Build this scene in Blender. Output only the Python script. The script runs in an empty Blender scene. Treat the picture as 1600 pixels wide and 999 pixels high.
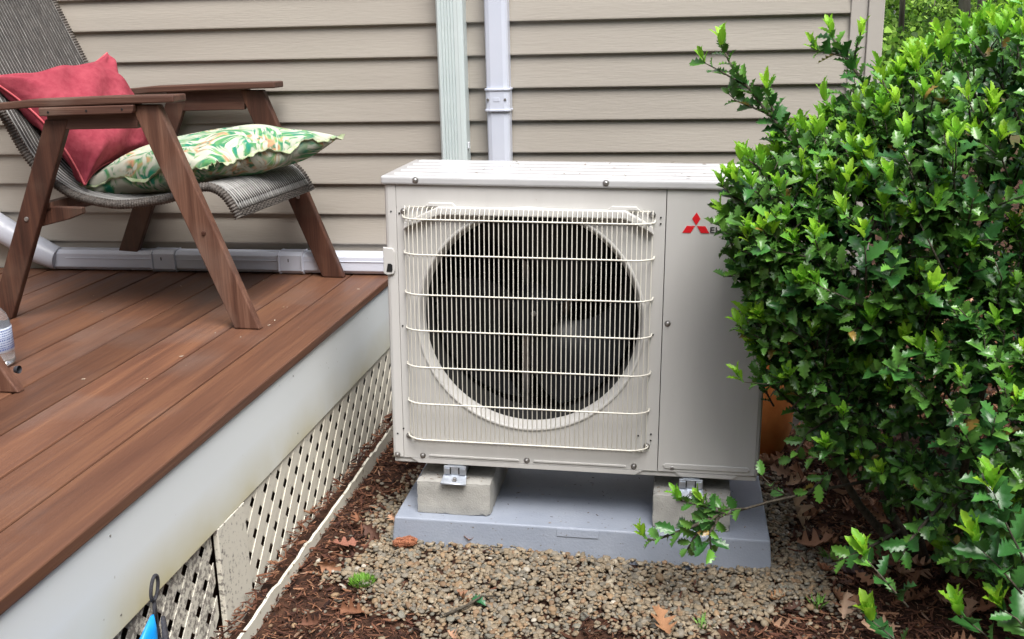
import bpy, math, random
import numpy as np
from mathutils import Vector, Matrix

random.seed(7)
rng = np.random.default_rng(7)
S = bpy.context.scene
COL = S.collection
PI = math.pi

# ------------------------------------------------------------------ camera, world, sun
CAM = (1.0221, -3.7888, 0.8146)
YAW, PITCH, ROLL = -0.17467, 0.26926, -0.02404
cd = bpy.data.cameras.new('camera'); cam = bpy.data.objects.new('camera', cd); COL.objects.link(cam)
cd.sensor_width = 36.0; cd.lens = 1666.5 / 1600 * 36; cd.clip_start = 0.05; cd.clip_end = 500
fw = Vector((math.sin(YAW) * math.cos(PITCH), math.cos(YAW) * math.cos(PITCH), -math.sin(PITCH)))
rt = Vector((math.cos(YAW), -math.sin(YAW), 0)); up = rt.cross(fw)
r2 = rt * math.cos(ROLL) + up * math.sin(ROLL); u2 = up * math.cos(ROLL) - rt * math.sin(ROLL)
M = Matrix.Identity(4)
for i in range(3):
    M[i][0] = r2[i]; M[i][1] = u2[i]; M[i][2] = -fw[i]; M[i][3] = CAM[i]
cam.matrix_world = M
S.camera = cam

SUN_EL, SUN_AZ = math.radians(60), math.radians(148)      # azimuth clockwise from +Y (the wall side)
w = bpy.data.worlds.new('World'); S.world = w; w.use_nodes = True
nt = w.node_tree; nt.nodes.clear()
bg = nt.nodes.new('ShaderNodeBackground'); wo = nt.nodes.new('ShaderNodeOutputWorld')
sky = nt.nodes.new('ShaderNodeTexSky'); sky.sky_type = 'NISHITA'; sky.sun_disc = False
sky.sun_elevation = SUN_EL; sky.sun_rotation = SUN_AZ
sky.air_density = 1.0; sky.dust_density = 3.0; sky.ozone_density = 1.0
# overcast: the sky's colour is washed towards the grey of a cloud deck
hs = nt.nodes.new('ShaderNodeHueSaturation'); hs.inputs['Saturation'].default_value = 0.58
nt.links.new(sky.outputs[0], hs.inputs['Color']); nt.links.new(hs.outputs[0], bg.inputs[0])
bg.inputs[1].default_value = 0.15
nt.links.new(bg.outputs[0], wo.inputs[0])
sd = bpy.data.lights.new('sun', 'SUN'); sun = bpy.data.objects.new('sun', sd); COL.objects.link(sun)
sd.energy = 2.1; sd.angle = math.radians(34); sd.color = (1.0, 0.975, 0.94)
dv = Vector((math.sin(SUN_AZ) * math.cos(SUN_EL), math.cos(SUN_AZ) * math.cos(SUN_EL), math.sin(SUN_EL)))
sun.rotation_euler = dv.to_track_quat('Z', 'Y').to_euler()
S.view_settings.view_transform = 'Standard'; S.view_settings.look = 'None'
S.view_settings.exposure = 1.08; S.view_settings.gamma = 1.0; S.view_settings.use_curve_mapping = False
S.render.engine = 'CYCLES'
S.cycles.max_bounces = 6; S.cycles.transparent_max_bounces = 8

# ------------------------------------------------------------------ materials
def node(t, kind, **kw):
    n = t.nodes.new(kind)
    for k, v in kw.items():
        if k in n.inputs.keys(): n.inputs[k].default_value = v
        else: setattr(n, k, v)
    return n

def base_mat(name, color=(.5, .5, .5), rough=.5, metal=0., spec=.5, coat=0.):
    m = bpy.data.materials.new(name); m.use_nodes = True
    t = m.node_tree; b = t.nodes['Principled BSDF']
    b.inputs['Base Color'].default_value = (*color, 1); b.inputs['Roughness'].default_value = rough
    b.inputs['Metallic'].default_value = metal; b.inputs['Specular IOR Level'].default_value = spec
    b.inputs['Coat Weight'].default_value = coat
    return m, t, b

def noise_mat(name, c1, c2, scale=5., rough=.5, metal=0., spec=.5, stretch=(1, 1, 1), bump=0., bscale=60., detail=4.,
              rnd=0., lo=.35, hi=.65, coat=0., spots=None, rvar=0.):
    """two-tone noise colour, optional fine relief, per-object tone and dark specks"""
    m, t, b = base_mat(name, c1, rough, metal, spec, coat)
    L = t.links.new
    tc = node(t, 'ShaderNodeTexCoord'); mp = node(t, 'ShaderNodeMapping'); mp.inputs['Scale'].default_value = stretch
    L(tc.outputs['Object'], mp.inputs['Vector'])
    vec = mp.outputs[0]
    if rnd > 0:
        oi = node(t, 'ShaderNodeObjectInfo'); ml = node(t, 'ShaderNodeMath', operation='MULTIPLY'); ml.inputs[1].default_value = 37.
        L(oi.outputs['Random'], ml.inputs[0])
        ad = node(t, 'ShaderNodeVectorMath', operation='ADD'); L(vec, ad.inputs[0]); L(ml.outputs[0], ad.inputs[1]); vec = ad.outputs[0]
    nz = node(t, 'ShaderNodeTexNoise', Scale=scale, Detail=detail, Roughness=.6); L(vec, nz.inputs['Vector'])
    cr = node(t, 'ShaderNodeValToRGB'); cr.color_ramp.elements[0].position = lo; cr.color_ramp.elements[1].position = hi
    cr.color_ramp.elements[0].color = (*c1, 1); cr.color_ramp.elements[1].color = (*c2, 1)
    L(nz.outputs['Fac'], cr.inputs[0]); out = cr.outputs[0]
    if rnd > 0:
        h = node(t, 'ShaderNodeHueSaturation'); mr = node(t, 'ShaderNodeMapRange'); mr.inputs[3].default_value = 1 - rnd; mr.inputs[4].default_value = 1 + rnd
        L(oi.outputs['Random'], mr.inputs[0]); L(mr.outputs[0], h.inputs['Value']); L(out, h.inputs['Color']); out = h.outputs[0]
    if spots:
        sc, thr, col = spots
        n2 = node(t, 'ShaderNodeTexNoise', Scale=sc, Detail=3.); L(tc.outputs['Object'], n2.inputs['Vector'])
        r = node(t, 'ShaderNodeValToRGB'); r.color_ramp.elements[0].position = thr; r.color_ramp.elements[1].position = thr + .03
        L(n2.outputs['Fac'], r.inputs[0])
        mx = node(t, 'ShaderNodeMixRGB'); mx.inputs[2].default_value = (*col, 1); L(r.outputs[0], mx.inputs[0]); L(out, mx.inputs[1]); out = mx.outputs[0]
    L(out, b.inputs['Base Color'])
    if rvar > 0:
        mr = node(t, 'ShaderNodeMapRange'); mr.inputs[3].default_value = rough - rvar; mr.inputs[4].default_value = rough + rvar
        L(nz.outputs['Fac'], mr.inputs[0]); L(mr.outputs[0], b.inputs['Roughness'])
    if bump > 0:
        n3 = node(t, 'ShaderNodeTexNoise', Scale=bscale, Detail=5.); L(vec, n3.inputs['Vector'])
        bp = node(t, 'ShaderNodeBump', Strength=bump, Distance=.01); L(n3.outputs['Fac'], bp.inputs['Height']); L(bp.outputs[0], b.inputs['Normal'])
    return m

def attr_mat(name, rough=.6, spec=.4, bump=0., bscale=200., coat=0., sss=0., trans=0., rough2=None):
    """base colour read from the mesh's own per-piece colour attribute"""
    m, t, b = base_mat(name, rough=rough, spec=spec, coat=coat); L = t.links.new
    a = node(t, 'ShaderNodeAttribute', attribute_name='col')
    tc = node(t, 'ShaderNodeTexCoord'); nz = node(t, 'ShaderNodeTexNoise', Scale=bscale, Detail=3.); L(tc.outputs['Object'], nz.inputs['Vector'])
    mr = node(t, 'ShaderNodeMapRange'); mr.inputs[3].default_value = .78; mr.inputs[4].default_value = 1.22; L(nz.outputs['Fac'], mr.inputs[0])
    h = node(t, 'ShaderNodeHueSaturation'); L(a.outputs['Color'], h.inputs['Color']); L(mr.outputs[0], h.inputs['Value'])
    L(h.outputs[0], b.inputs['Base Color'])
    if bump > 0:
        bp = node(t, 'ShaderNodeBump', Strength=bump, Distance=.003); L(nz.outputs['Fac'], bp.inputs['Height']); L(bp.outputs[0], b.inputs['Normal'])
    if trans > 0:
        tr = node(t, 'ShaderNodeBsdfTranslucent'); L(h.outputs[0], tr.inputs[0]); mix = node(t, 'ShaderNodeMixShader'); mix.inputs[0].default_value = trans
        o = [n for n in t.nodes if n.type == 'OUTPUT_MATERIAL'][0]
        L(b.outputs[0], mix.inputs[1]); L(tr.outputs[0], mix.inputs[2]); L(mix.outputs[0], o.inputs[0])
    return m

MAT = {}
MAT['siding'] = noise_mat('vinyl_siding', (.335, .305, .265), (.375, .343, .299), scale=1.6, rough=.55, spec=.35, stretch=(.5, 1, 5), bump=.10, bscale=40, rnd=.03, detail=6)
MAT['siding_trim'] = noise_mat('vinyl_trim', (.40, .37, .335), (.44, .405, .37), scale=3, rough=.5, bump=.05, bscale=40)
MAT['cream'] = noise_mat('cream_enamel', (.53, .52, .50), (.57, .56, .54), scale=2, stretch=(5, 5, .7), rough=.42, spec=.45, bump=.01, bscale=500, spots=(90, .76, (.46, .42, .37)), rvar=.05)
MAT['lid'] = noise_mat('lid_enamel', (.47, .47, .475), (.51, .51, .515), scale=9, rough=.16, spec=.6, bump=.012, bscale=9, spots=(120, .76, (.42, .40, .37)), rvar=.06)
MAT['wire'] = noise_mat('cream_wire', (.66, .635, .56), (.70, .675, .60), scale=6, rough=.4)
MAT['dark'] = noise_mat('dark_plastic', (.012, .012, .014), (.02, .02, .023), scale=8, rough=.35)
MAT['inner'] = noise_mat('inner_steel', (.006, .006, .007), (.012, .012, .013), scale=12, rough=.6)
MAT['blade'] = noise_mat('blade_plastic', (.006, .0065, .008), (.009, .010, .012), scale=4, rough=.38, spec=.28)
MAT['coil'] = noise_mat('coil_fins', (.012, .012, .013), (.03, .03, .032), scale=30, rough=.4, metal=.6, stretch=(8, 1, .6))
MAT['galv'] = noise_mat('galvanised_steel', (.42, .46, .52), (.62, .66, .72), scale=40, rough=.38, metal=.75)
MAT['screw'] = noise_mat('screw_steel', (.30, .29, .28), (.45, .44, .43), scale=80, rough=.35, metal=.8)
MAT['hole'] = noise_mat('hole_black', (.004, .004, .004), (.008, .008, .008), scale=10, rough=.9)
MAT['red_ink'] = noise_mat('red_print', (.62, .012, .02), (.66, .018, .025), scale=10, rough=.35)
MAT['black_ink'] = noise_mat('black_print', (.012, .012, .012), (.02, .02, .02), scale=10, rough=.4)
MAT['concrete'] = noise_mat('concrete', (.30, .295, .275), (.42, .41, .38), scale=14, rough=.95, spec=.2, bump=.25, bscale=260, detail=8, lo=.3, hi=.7, spots=(140, .69, (.17, .16, .14)))
MAT['pad'] = noise_mat('blue_grey_composite', (.245, .275, .335), (.29, .32, .38), scale=7, rough=.5, spec=.4, bump=.12, bscale=180, spots=(110, .69, (.15, .14, .13)), detail=9)
MAT['ribbed'] = noise_mat('mint_white_aluminium', (.54, .61, .61), (.58, .645, .64), scale=6, rough=.45)
MAT['duct'] = noise_mat('white_pvc', (.56, .595, .69), (.61, .64, .725), scale=3, rough=.32, spec=.5)
MAT['lattice_clean'] = noise_mat('cream_vinyl', (.62, .595, .50), (.70, .675, .58), scale=9, rough=.6, bump=.05, bscale=60, spots=(45, .64, (.30, .25, .18)))
MAT['mulch_wood'] = attr_mat('mulch_wood', rough=.9, spec=.15, bump=.5, bscale=300)
MAT['pebble'] = attr_mat('pebble_stone', rough=.65, spec=.35, bump=.3, bscale=250)
MAT['dead_leaf'] = attr_mat('dead_leaf', rough=.7, spec=.25, bump=.5, bscale=90, trans=.12)
MAT['leaf'] = attr_mat('holly_leaf', rough=.28, spec=.5, bump=.12, bscale=50, trans=.12)
MAT['young_leaf'] = attr_mat('young_holly_leaf', rough=.38, spec=.4, bump=.12, bscale=70, trans=.5)
MAT['far_leaf'] = attr_mat('woodland_leaf', rough=.6, spec=.3, trans=.45, bscale=3)
MAT['bark'] = noise_mat('shrub_bark', (.035, .028, .02), (.10, .085, .06), scale=60, rough=.85, bump=.5, bscale=120)
MAT['trunk'] = noise_mat('tree_bark', (.07, .055, .045), (.20, .17, .14), scale=6, rough=.95, bump=1., bscale=14, stretch=(1, 1, .25))
MAT['soil'] = noise_mat('dark_soil', (.018, .011, .008), (.06, .034, .022), scale=25, rough=.95, bump=1., bscale=90, detail=8)
MAT['terracotta'] = noise_mat('terracotta', (.55, .16, .035), (.66, .24, .06), scale=9, rough=.8, bump=.2, bscale=60)
MAT['red_velvet'] = noise_mat('red_velvet', (.27, .040, .060), (.34, .062, .084), scale=40, rough=.95, spec=.15, bump=.25, bscale=60, detail=6)
MAT['red_piping'] = noise_mat('red_piping', (.46, .07, .09), (.58, .13, .14), scale=50, rough=.9)
MAT['wicker'] = noise_mat('grey_brown_wicker', (.050, .042, .036), (.125, .108, .094), scale=70, rough=.55, bump=.4, bscale=250, rnd=.25)
MAT['rod'] = noise_mat('grey_wicker_rod', (.24, .235, .225), (.35, .345, .33), scale=14, rough=.45, rnd=.2)
MAT['under'] = noise_mat('dark_wicker', (.022, .019, .017), (.05, .043, .038), scale=30, rough=.6)
MAT['blue_fabric'] = noise_mat('bright_blue_nylon', (.005, .24, .68), (.01, .33, .80), scale=8, rough=.4, bump=.2, bscale=30)
MAT['black_cord'] = noise_mat('black_cord', (.018, .018, .022), (.04, .04, .05), scale=200, rough=.7, bump=.4, bscale=400)
MAT['grass'] = attr_mat('grass_blade', rough=.5, spec=.3, trans=.3)
MAT['foundation'] = noise_mat('foundation_concrete', (.12, .115, .105), (.18, .17, .16), scale=8, rough=.95, bump=.4, bscale=60)
MAT['shade_wall'] = noise_mat('shade_wall_siding', (.375, .335, .29), (.41, .37, .322), scale=2.5, rough=.55, spec=.35)

def wood_mat(name, dark, mid, light, axis, rough=.5, scale=1., grey=None, spec=.4, rnd=.18, endwear=0.):
    """wood grain running along one axis: broad bands, fine streaks, weathered patches"""
    m, t, b = base_mat(name, mid, rough, spec=spec); L = t.links.new
    tc = node(t, 'ShaderNodeTexCoord'); oi = node(t, 'ShaderNodeObjectInfo')
    ml = node(t, 'ShaderNodeMath', operation='MULTIPLY'); ml.inputs[1].default_value = 53.; L(oi.outputs['Random'], ml.inputs[0])
    ad = node(t, 'ShaderNodeVectorMath', operation='ADD'); L(tc.outputs['Object'], ad.inputs[0]); L(ml.outputs[0], ad.inputs[1])
    st = [9., 9., 9.]; st[axis] = .55
    mp = node(t, 'ShaderNodeMapping'); mp.inputs['Scale'].default_value = [s * scale for s in st]; L(ad.outputs[0], mp.inputs[0])
    n1 = node(t, 'ShaderNodeTexNoise', Scale=2.2, Detail=3., Distortion=.6); L(mp.outputs[0], n1.inputs['Vector'])
    st2 = [70., 70., 70.]; st2[axis] = 1.6
    mp2 = node(t, 'ShaderNodeMapping'); mp2.inputs['Scale'].default_value = [s * scale for s in st2]; L(ad.outputs[0], mp2.inputs[0])
    n2 = node(t, 'ShaderNodeTexNoise', Scale=2.2, Detail=5.); L(mp2.outputs[0], n2.inputs['Vector'])
    c = node(t, 'ShaderNodeValToRGB'); e = c.color_ramp.elements; e[0].position = .30; e[0].color = (*dark, 1); e[1].position = .72; e[1].color = (*light, 1)
    x = c.color_ramp.elements.new(.5); x.color = (*mid, 1)
    mx = node(t, 'ShaderNodeMath', operation='MULTIPLY_ADD'); mx.inputs[1].default_value = .35; 
    sb = node(t, 'ShaderNodeMath', operation='MULTIPLY'); sb.inputs[1].default_value = .65; L(n1.outputs['Fac'], sb.inputs[0])
    L(n2.outputs['Fac'], mx.inputs[0]); L(sb.outputs[0], mx.inputs[2]); L(mx.outputs[0], c.inputs[0])
    out = c.outputs[0]
    if grey:
        n3 = node(t, 'ShaderNodeTexNoise', Scale=3.5, Detail=5.); L(ad.outputs[0], n3.inputs['Vector'])
        r = node(t, 'ShaderNodeValToRGB'); r.color_ramp.elements[0].position = .5; r.color_ramp.elements[1].position = .72; L(n3.outputs['Fac'], r.inputs[0])
        m2 = node(t, 'ShaderNodeMath', operation='MULTIPLY'); m2.inputs[1].default_value = .6; L(r.outputs[0], m2.inputs[0])
        g = node(t, 'ShaderNodeMixRGB'); g.inputs[2].default_value = (*grey, 1); L(m2.outputs[0], g.inputs[0]); L(out, g.inputs[1]); out = g.outputs[0]
    h = node(t, 'ShaderNodeHueSaturation'); mr = node(t, 'ShaderNodeMapRange'); mr.inputs[3].default_value = 1 - rnd; mr.inputs[4].default_value = 1 + rnd
    L(oi.outputs['Random'], mr.inputs[0]); L(mr.outputs[0], h.inputs['Value']); L(out, h.inputs['Color'])
    L(h.outputs[0], b.inputs['Base Color'])
    bp = node(t, 'ShaderNodeBump', Strength=.25, Distance=.004); L(n2.outputs['Fac'], bp.inputs['Height']); L(bp.outputs[0], b.inputs['Normal'])
    mr2 = node(t, 'ShaderNodeMapRange'); mr2.inputs[3].default_value = rough - .12; mr2.inputs[4].default_value = rough + .15
    L(n1.outputs['Fac'], mr2.inputs[0]); L(mr2.outputs[0], b.inputs['Roughness'])
    return m

MAT['deck'] = wood_mat('deck_wood', (.085, .040, .027), (.130, .059, .035), (.195, .092, .048), 1, rough=.42, grey=(.15, .098, .078), rnd=.2)
MAT['chair_wood'] = wood_mat('chair_wood', (.030, .013, .009), (.062, .025, .016), (.125, .052, .030), 2, rough=.55, scale=1.6, grey=(.17, .115, .085), rnd=.15)
MAT['arm_wood'] = wood_mat('arm_wood', (.045, .02, .015), (.08, .037, .026), (.15, .075, .05), 0, rough=.55, scale=1.6, grey=(.20, .15, .12), rnd=.15)
MAT['worn_wood'] = wood_mat('worn_wood', (.060, .026, .017), (.115, .052, .033), (.22, .115, .075), 2, rough=.6, scale=1.8, grey=(.21, .155, .125), rnd=.1)

def fascia_mat():
    m, t, b = base_mat('white_fascia', (.62, .66, .68), .42, spec=.45); L = t.links.new
    tc = node(t, 'ShaderNodeTexCoord'); sx = node(t, 'ShaderNodeSeparateXYZ'); L(tc.outputs['Object'], sx.inputs[0])
    n = node(t, 'ShaderNodeTexNoise', Scale=3., Detail=6.); L(tc.outputs['Object'], n.inputs['Vector'])
    # algae stain creeping up from the lower edge
    mr = node(t, 'ShaderNodeMapRange'); mr.inputs[1].default_value = -.13; mr.inputs[2].default_value = -.262; mr.inputs[3].default_value = .0; mr.inputs[4].default_value = .95
    L(sx.outputs['Z'], mr.inputs[0])
    a = node(t, 'ShaderNodeMath', operation='MULTIPLY'); L(mr.outputs[0], a.inputs[0])
    r = node(t, 'ShaderNodeMapRange'); r.inputs[1].default_value = .3; r.inputs[2].default_value = .65; r.inputs[3].default_value = .25; r.inputs[4].default_value = 1.25; L(n.outputs['Fac'], r.inputs[0])
    L(r.outputs[0], a.inputs[1])
    mx = node(t, 'ShaderNodeMixRGB'); mx.inputs[1].default_value = (.76, .80, .81, 1); mx.inputs[2].default_value = (.56, .52, .33, 1); L(a.outputs[0], mx.inputs[0])
    n2 = node(t, 'ShaderNodeTexNoise', Scale=70., Detail=4.); L(tc.outputs['Object'], n2.inputs['Vector'])
    r2_ = node(t, 'ShaderNodeValToRGB'); r2_.color_ramp.elements[0].position = .73; r2_.color_ramp.elements[1].position = .80; L(n2.outputs['Fac'], r2_.inputs[0])
    m2 = node(t, 'ShaderNodeMixRGB'); m2.inputs[2].default_value = (.22, .2, .13, 1); L(r2_.outputs[0], m2.inputs[0]); L(mx.outputs[0], m2.inputs[1])
    L(m2.outputs[0], b.inputs['Base Color'])
    bp = node(t, 'ShaderNodeBump', Strength=.06, Distance=.01); L(n.outputs['Fac'], bp.inputs['Height']); L(bp.outputs[0], b.inputs['Normal'])
    return m
MAT['fascia'] = fascia_mat()

def mildew_mat():
    m, t, b = base_mat('mildewed_vinyl', (.5, .47, .4), .7, spec=.3); L = t.links.new
    tc = node(t, 'ShaderNodeTexCoord'); sx = node(t, 'ShaderNodeSeparateXYZ'); L(tc.outputs['Object'], sx.inputs[0])
    n = node(t, 'ShaderNodeTexNoise', Scale=85., Detail=5., Roughness=.7); L(tc.outputs['Object'], n.inputs['Vector'])
    n1 = node(t, 'ShaderNodeTexNoise', Scale=7., Detail=3.); L(tc.outputs['Object'], n1.inputs['Vector'])
    # dirt splashed over the nearer end of the skirt
    mr = node(t, 'ShaderNodeMapRange'); mr.inputs[1].default_value = -1.15; mr.inputs[2].default_value = -1.75; mr.inputs[3].default_value = -.10; mr.inputs[4].default_value = .10
    L(sx.outputs['Y'], mr.inputs[0])
    a = node(t, 'ShaderNodeMath', operation='ADD'); L(n.outputs['Fac'], a.inputs[0]); L(mr.outputs[0], a.inputs[1])
    s = node(t, 'ShaderNodeMath', operation='MULTIPLY_ADD'); s.inputs[1].default_value = .25; L(n1.outputs['Fac'], s.inputs[0]); L(a.outputs[0], s.inputs[2])
    r = node(t, 'ShaderNodeValToRGB'); r.color_ramp.elements[0].position = .66; r.color_ramp.elements[1].position = .74
    r.color_ramp.elements[0].color = (.66, .63, .54, 1); r.color_ramp.elements[1].color = (.24, .22, .195, 1); L(s.outputs[0], r.inputs[0])
    L(r.outputs[0], b.inputs['Base Color'])
    bp = node(t, 'ShaderNodeBump', Strength=.3, Distance=.003); L(n.outputs['Fac'], bp.inputs['Height']); L(bp.outputs[0], b.inputs['Normal'])
    return m
MAT['lattice'] = mildew_mat()

def tropical_mat():
    m, t, b = base_mat('tropical_print', (.7, .7, .5), .8, spec=.25); L = t.links.new
    tc = node(t, 'ShaderNodeTexCoord')
    nz = node(t, 'ShaderNodeTexNoise', Scale=5., Detail=2.); L(tc.outputs['Object'], nz.inputs['Vector'])
    vm = node(t, 'ShaderNodeVectorMath', operation='SCALE'); vm.inputs['Scale'].default_value = .12; L(nz.outputs['Color'], vm.inputs[0])
    av = node(t, 'ShaderNodeVectorMath', operation='ADD'); L(tc.outputs['Object'], av.inputs[0]); L(vm.outputs[0], av.inputs[1])
    vo = node(t, 'ShaderNodeTexVoronoi', Scale=10.); L(av.outputs[0], vo.inputs['Vector'])
    # fronds: narrow strokes whose direction changes from cell to cell
    sepc = node(t, 'ShaderNodeSeparateColor'); L(vo.outputs['Color'], sepc.inputs[0])
    an = node(t, 'ShaderNodeMath', operation='MULTIPLY'); an.inputs[1].default_value = 6.28; L(sepc.outputs[1], an.inputs[0])
    ro = node(t, 'ShaderNodeVectorRotate', rotation_type='Z_AXIS'); L(av.outputs[0], ro.inputs['Vector']); L(an.outputs[0], ro.inputs['Angle'])
    st = node(t, 'ShaderNodeMapping'); st.inputs['Scale'].default_value = (75, 11, 22); L(ro.outputs[0], st.inputs['Vector'])
    sn = node(t, 'ShaderNodeTexNoise', Scale=1., Detail=2.5, Distortion=.5); L(st.outputs[0], sn.inputs['Vector'])
    fr = node(t, 'ShaderNodeValToRGB'); fr.color_ramp.elements[0].position = .43; fr.color_ramp.elements[1].position = .54; L(sn.outputs['Fac'], fr.inputs[0])
    pal = node(t, 'ShaderNodeValToRGB')
    e = pal.color_ramp.elements; e[0].position = .28; e[0].color = (.012, .15, .10, 1); e[1].position = .36; e[1].color = (.02, .22, .14, 1)
    for p, cc in ((.43, (.10, .28, .10)), (.50, (.03, .19, .11)), (.55, (.20, .36, .15)), (.60, (.52, .25, .14)), (.66, (.03, .16, .09)), (.72, (.50, .31, .20))):
        q = e.new(p); q.color = (*cc, 1)
    cn = node(t, 'ShaderNodeTexNoise', Scale=13., Detail=2.); L(av.outputs[0], cn.inputs['Vector']); L(cn.outputs['Fac'], pal.inputs[0])
    mx = node(t, 'ShaderNodeMixRGB'); mx.inputs[1].default_value = (.50, .51, .42, 1)
    n4 = node(t, 'ShaderNodeTexNoise', Scale=9., Detail=1.); L(tc.outputs['Object'], n4.inputs['Vector'])
    r4 = node(t, 'ShaderNodeValToRGB'); r4.color_ramp.elements[0].position = .30; r4.color_ramp.elements[1].position = .46; L(n4.outputs['Fac'], r4.inputs[0])
    mm = node(t, 'ShaderNodeMath', operation='MULTIPLY'); L(fr.outputs[0], mm.inputs[0]); L(r4.outputs[0], mm.inputs[1])
    L(mm.outputs[0], mx.inputs[0]); L(pal.outputs[0], mx.inputs[2]); L(mx.outputs[0], b.inputs['Base Color'])
    n5 = node(t, 'ShaderNodeTexNoise', Scale=400.); L(tc.outputs['Object'], n5.inputs['Vector'])
    bp = node(t, 'ShaderNodeBump', Strength=.15, Distance=.002); L(n5.outputs['Fac'], bp.inputs['Height']); L(bp.outputs[0], b.inputs['Normal'])
    return m
MAT['tropical'] = tropical_mat()
MAT['tropical_edge'] = noise_mat('pale_green_edging', (.26, .34, .17), (.45, .48, .33), scale=60, rough=.85)

def plastic_clear():
    m, t, b = base_mat('clear_plastic', (.85, .88, .92), .08, spec=.5)
    b.inputs['Transmission Weight'].default_value = .9; b.inputs['IOR'].default_value = 1.2
    n = node(t, 'ShaderNodeTexNoise', Scale=14.); bp = node(t, 'ShaderNodeBump', Strength=.1, Distance=.004)
    t.links.new(n.outputs['Fac'], bp.inputs['Height']); t.links.new(bp.outputs[0], b.inputs['Normal'])
    return m
MAT['clear'] = plastic_clear()
MAT['label'] = noise_mat('bottle_label', (.56, .63, .76), (.66, .72, .82), scale=20, rough=.4)
MAT['label_ink'] = noise_mat('label_ink', (.07, .12, .33), (.10, .16, .40), scale=20, rough=.4)
MAT['cap'] = noise_mat('white_cap', (.66, .68, .72), (.72, .74, .78), scale=20, rough=.35)

# ------------------------------------------------------------------ mesh helpers
def tag(o, label=None, cat=None, group=None, kind=None):
    if label: o['label'] = label
    if cat: o['category'] = cat
    if group: o['group'] = group
    if kind: o['kind'] = kind
    return o

def empty(name, loc=(0, 0, 0), label=None, cat=None, group=None, rot=None):
    o = bpy.data.objects.new(name, None); COL.objects.link(o); o.location = loc; o.empty_display_size = .05
    if rot: o.rotation_euler = rot
    return tag(o, label, cat, group)

class MB:
    def __init__(s): s.v = []; s.f = []
    def add(s, v, f):
        b = len(s.v); s.v += [tuple(p) for p in v]; s.f += [tuple(i + b for i in q) for q in f]; return s
    def box(s, x0, x1, y0, y1, z0, z1):
        v = [(x, y, z) for z in (z0, z1) for y in (y0, y1) for x in (x0, x1)]
        return s.add(v, [(0, 2, 3, 1), (4, 5, 7, 6), (0, 1, 5, 4), (2, 6, 7, 3), (0, 4, 6, 2), (1, 3, 7, 5)])
    def prism(s, poly, a, b, axis='y'):
        """poly: 2-D outline; extruded from a to b along axis"""
        n = len(poly)
        def P(p, t):
            return (p[0], t, p[1]) if axis == 'y' else ((t, p[0], p[1]) if axis == 'x' else (p[0], p[1], t))
        v = [P(p, a) for p in poly] + [P(p, b) for p in poly]
        f = [tuple(range(n - 1, -1, -1)), tuple(range(n, 2 * n))] + [(i, (i + 1) % n, n + (i + 1) % n, n + i) for i in range(n)]
        return s.add(v, f)
    def tube(s, pts, r, n=8, rfun=None, caps=True):
        pts = [Vector(p) for p in pts]; b = len(s.v); m = len(pts)
        T = []
        for i in range(m):
            d = pts[min(i + 1, m - 1)] - pts[max(i - 1, 0)]; T.append(d.normalized() if d.length > 1e-9 else Vector((0, 0, 1)))
        ref = Vector((0, 0, 1)) if abs(T[0].z) < .9 else Vector((1, 0, 0))
        N = (ref - T[0] * ref.dot(T[0])).normalized()
        for i in range(m):
            N = (N - T[i] * N.dot(T[i])).normalized(); B = T[i].cross(N)
            rr = rfun(i / (m - 1)) if rfun else (r[i] if isinstance(r, (list, tuple)) else r)
            for k in range(n):
                a = 2 * PI * k / n; s.v.append(tuple(pts[i] + (N * math.cos(a) + B * math.sin(a)) * rr))
        for i in range(m - 1):
            for k in range(n):
                k2 = (k + 1) % n; s.f.append((b + i * n + k, b + i * n + k2, b + (i + 1) * n + k2, b + (i + 1) * n + k))
        if caps:
            s.f.append(tuple(b + k for k in range(n - 1, -1, -1))); s.f.append(tuple(b + (m - 1) * n + k for k in range(n)))
        return s
    def lathe(s, prof, c, axis='z', n=24, a0=0, a1=2 * PI):
        """prof: list of (radius, height) around axis through c"""
        b = len(s.v); full = abs(a1 - a0 - 2 * PI) < 1e-6; m = n if full else n + 1
        for (r, h) in prof:
            for k in range(m):
                a = a0 + (a1 - a0) * k / n; p, q = r * math.cos(a), r * math.sin(a)
                s.v.append((c[0] + p, c[1] + q, c[2] + h) if axis == 'z' else ((c[0] + p, c[1] + h, c[2] + q) if axis == 'y' else (c[0] + h, c[1] + p, c[2] + q)))
        for i in range(len(prof) - 1):
            for k in range(n if full else n):
                k2 = (k + 1) % m
                if not full and k + 1 >= m: continue
                s.f.append((b + i * m + k, b + i * m + k2, b + (i + 1) * m + k2, b + (i + 1) * m + k))
        return s
    def build(s, name, mat, parent=None, smooth=False, bevel=0., seg=2):
        me = bpy.data.meshes.new(name); me.from_pydata(s.v, [], s.f); me.update()
        if mat: me.materials.append(MAT[mat] if isinstance(mat, str) else mat)
        if smooth:
            me.polygons.foreach_set('use_smooth', [True] * len(me.polygons))
            if smooth == 'auto': me.set_sharp_from_angle(angle=math.radians(38))
        o = bpy.data.objects.new(name, me); COL.objects.link(o)
        if parent: o.parent = parent
        if bevel:
            md = o.modifiers.new('bevel', 'BEVEL'); md.width = bevel; md.segments = seg; md.limit_method = 'ANGLE'; md.angle_limit = math.radians(40)
        return o

def dup(o, parent=None, name=None):
    c = o.copy(); COL.objects.link(c); c.parent = parent if parent else o.parent
    return c

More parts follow.
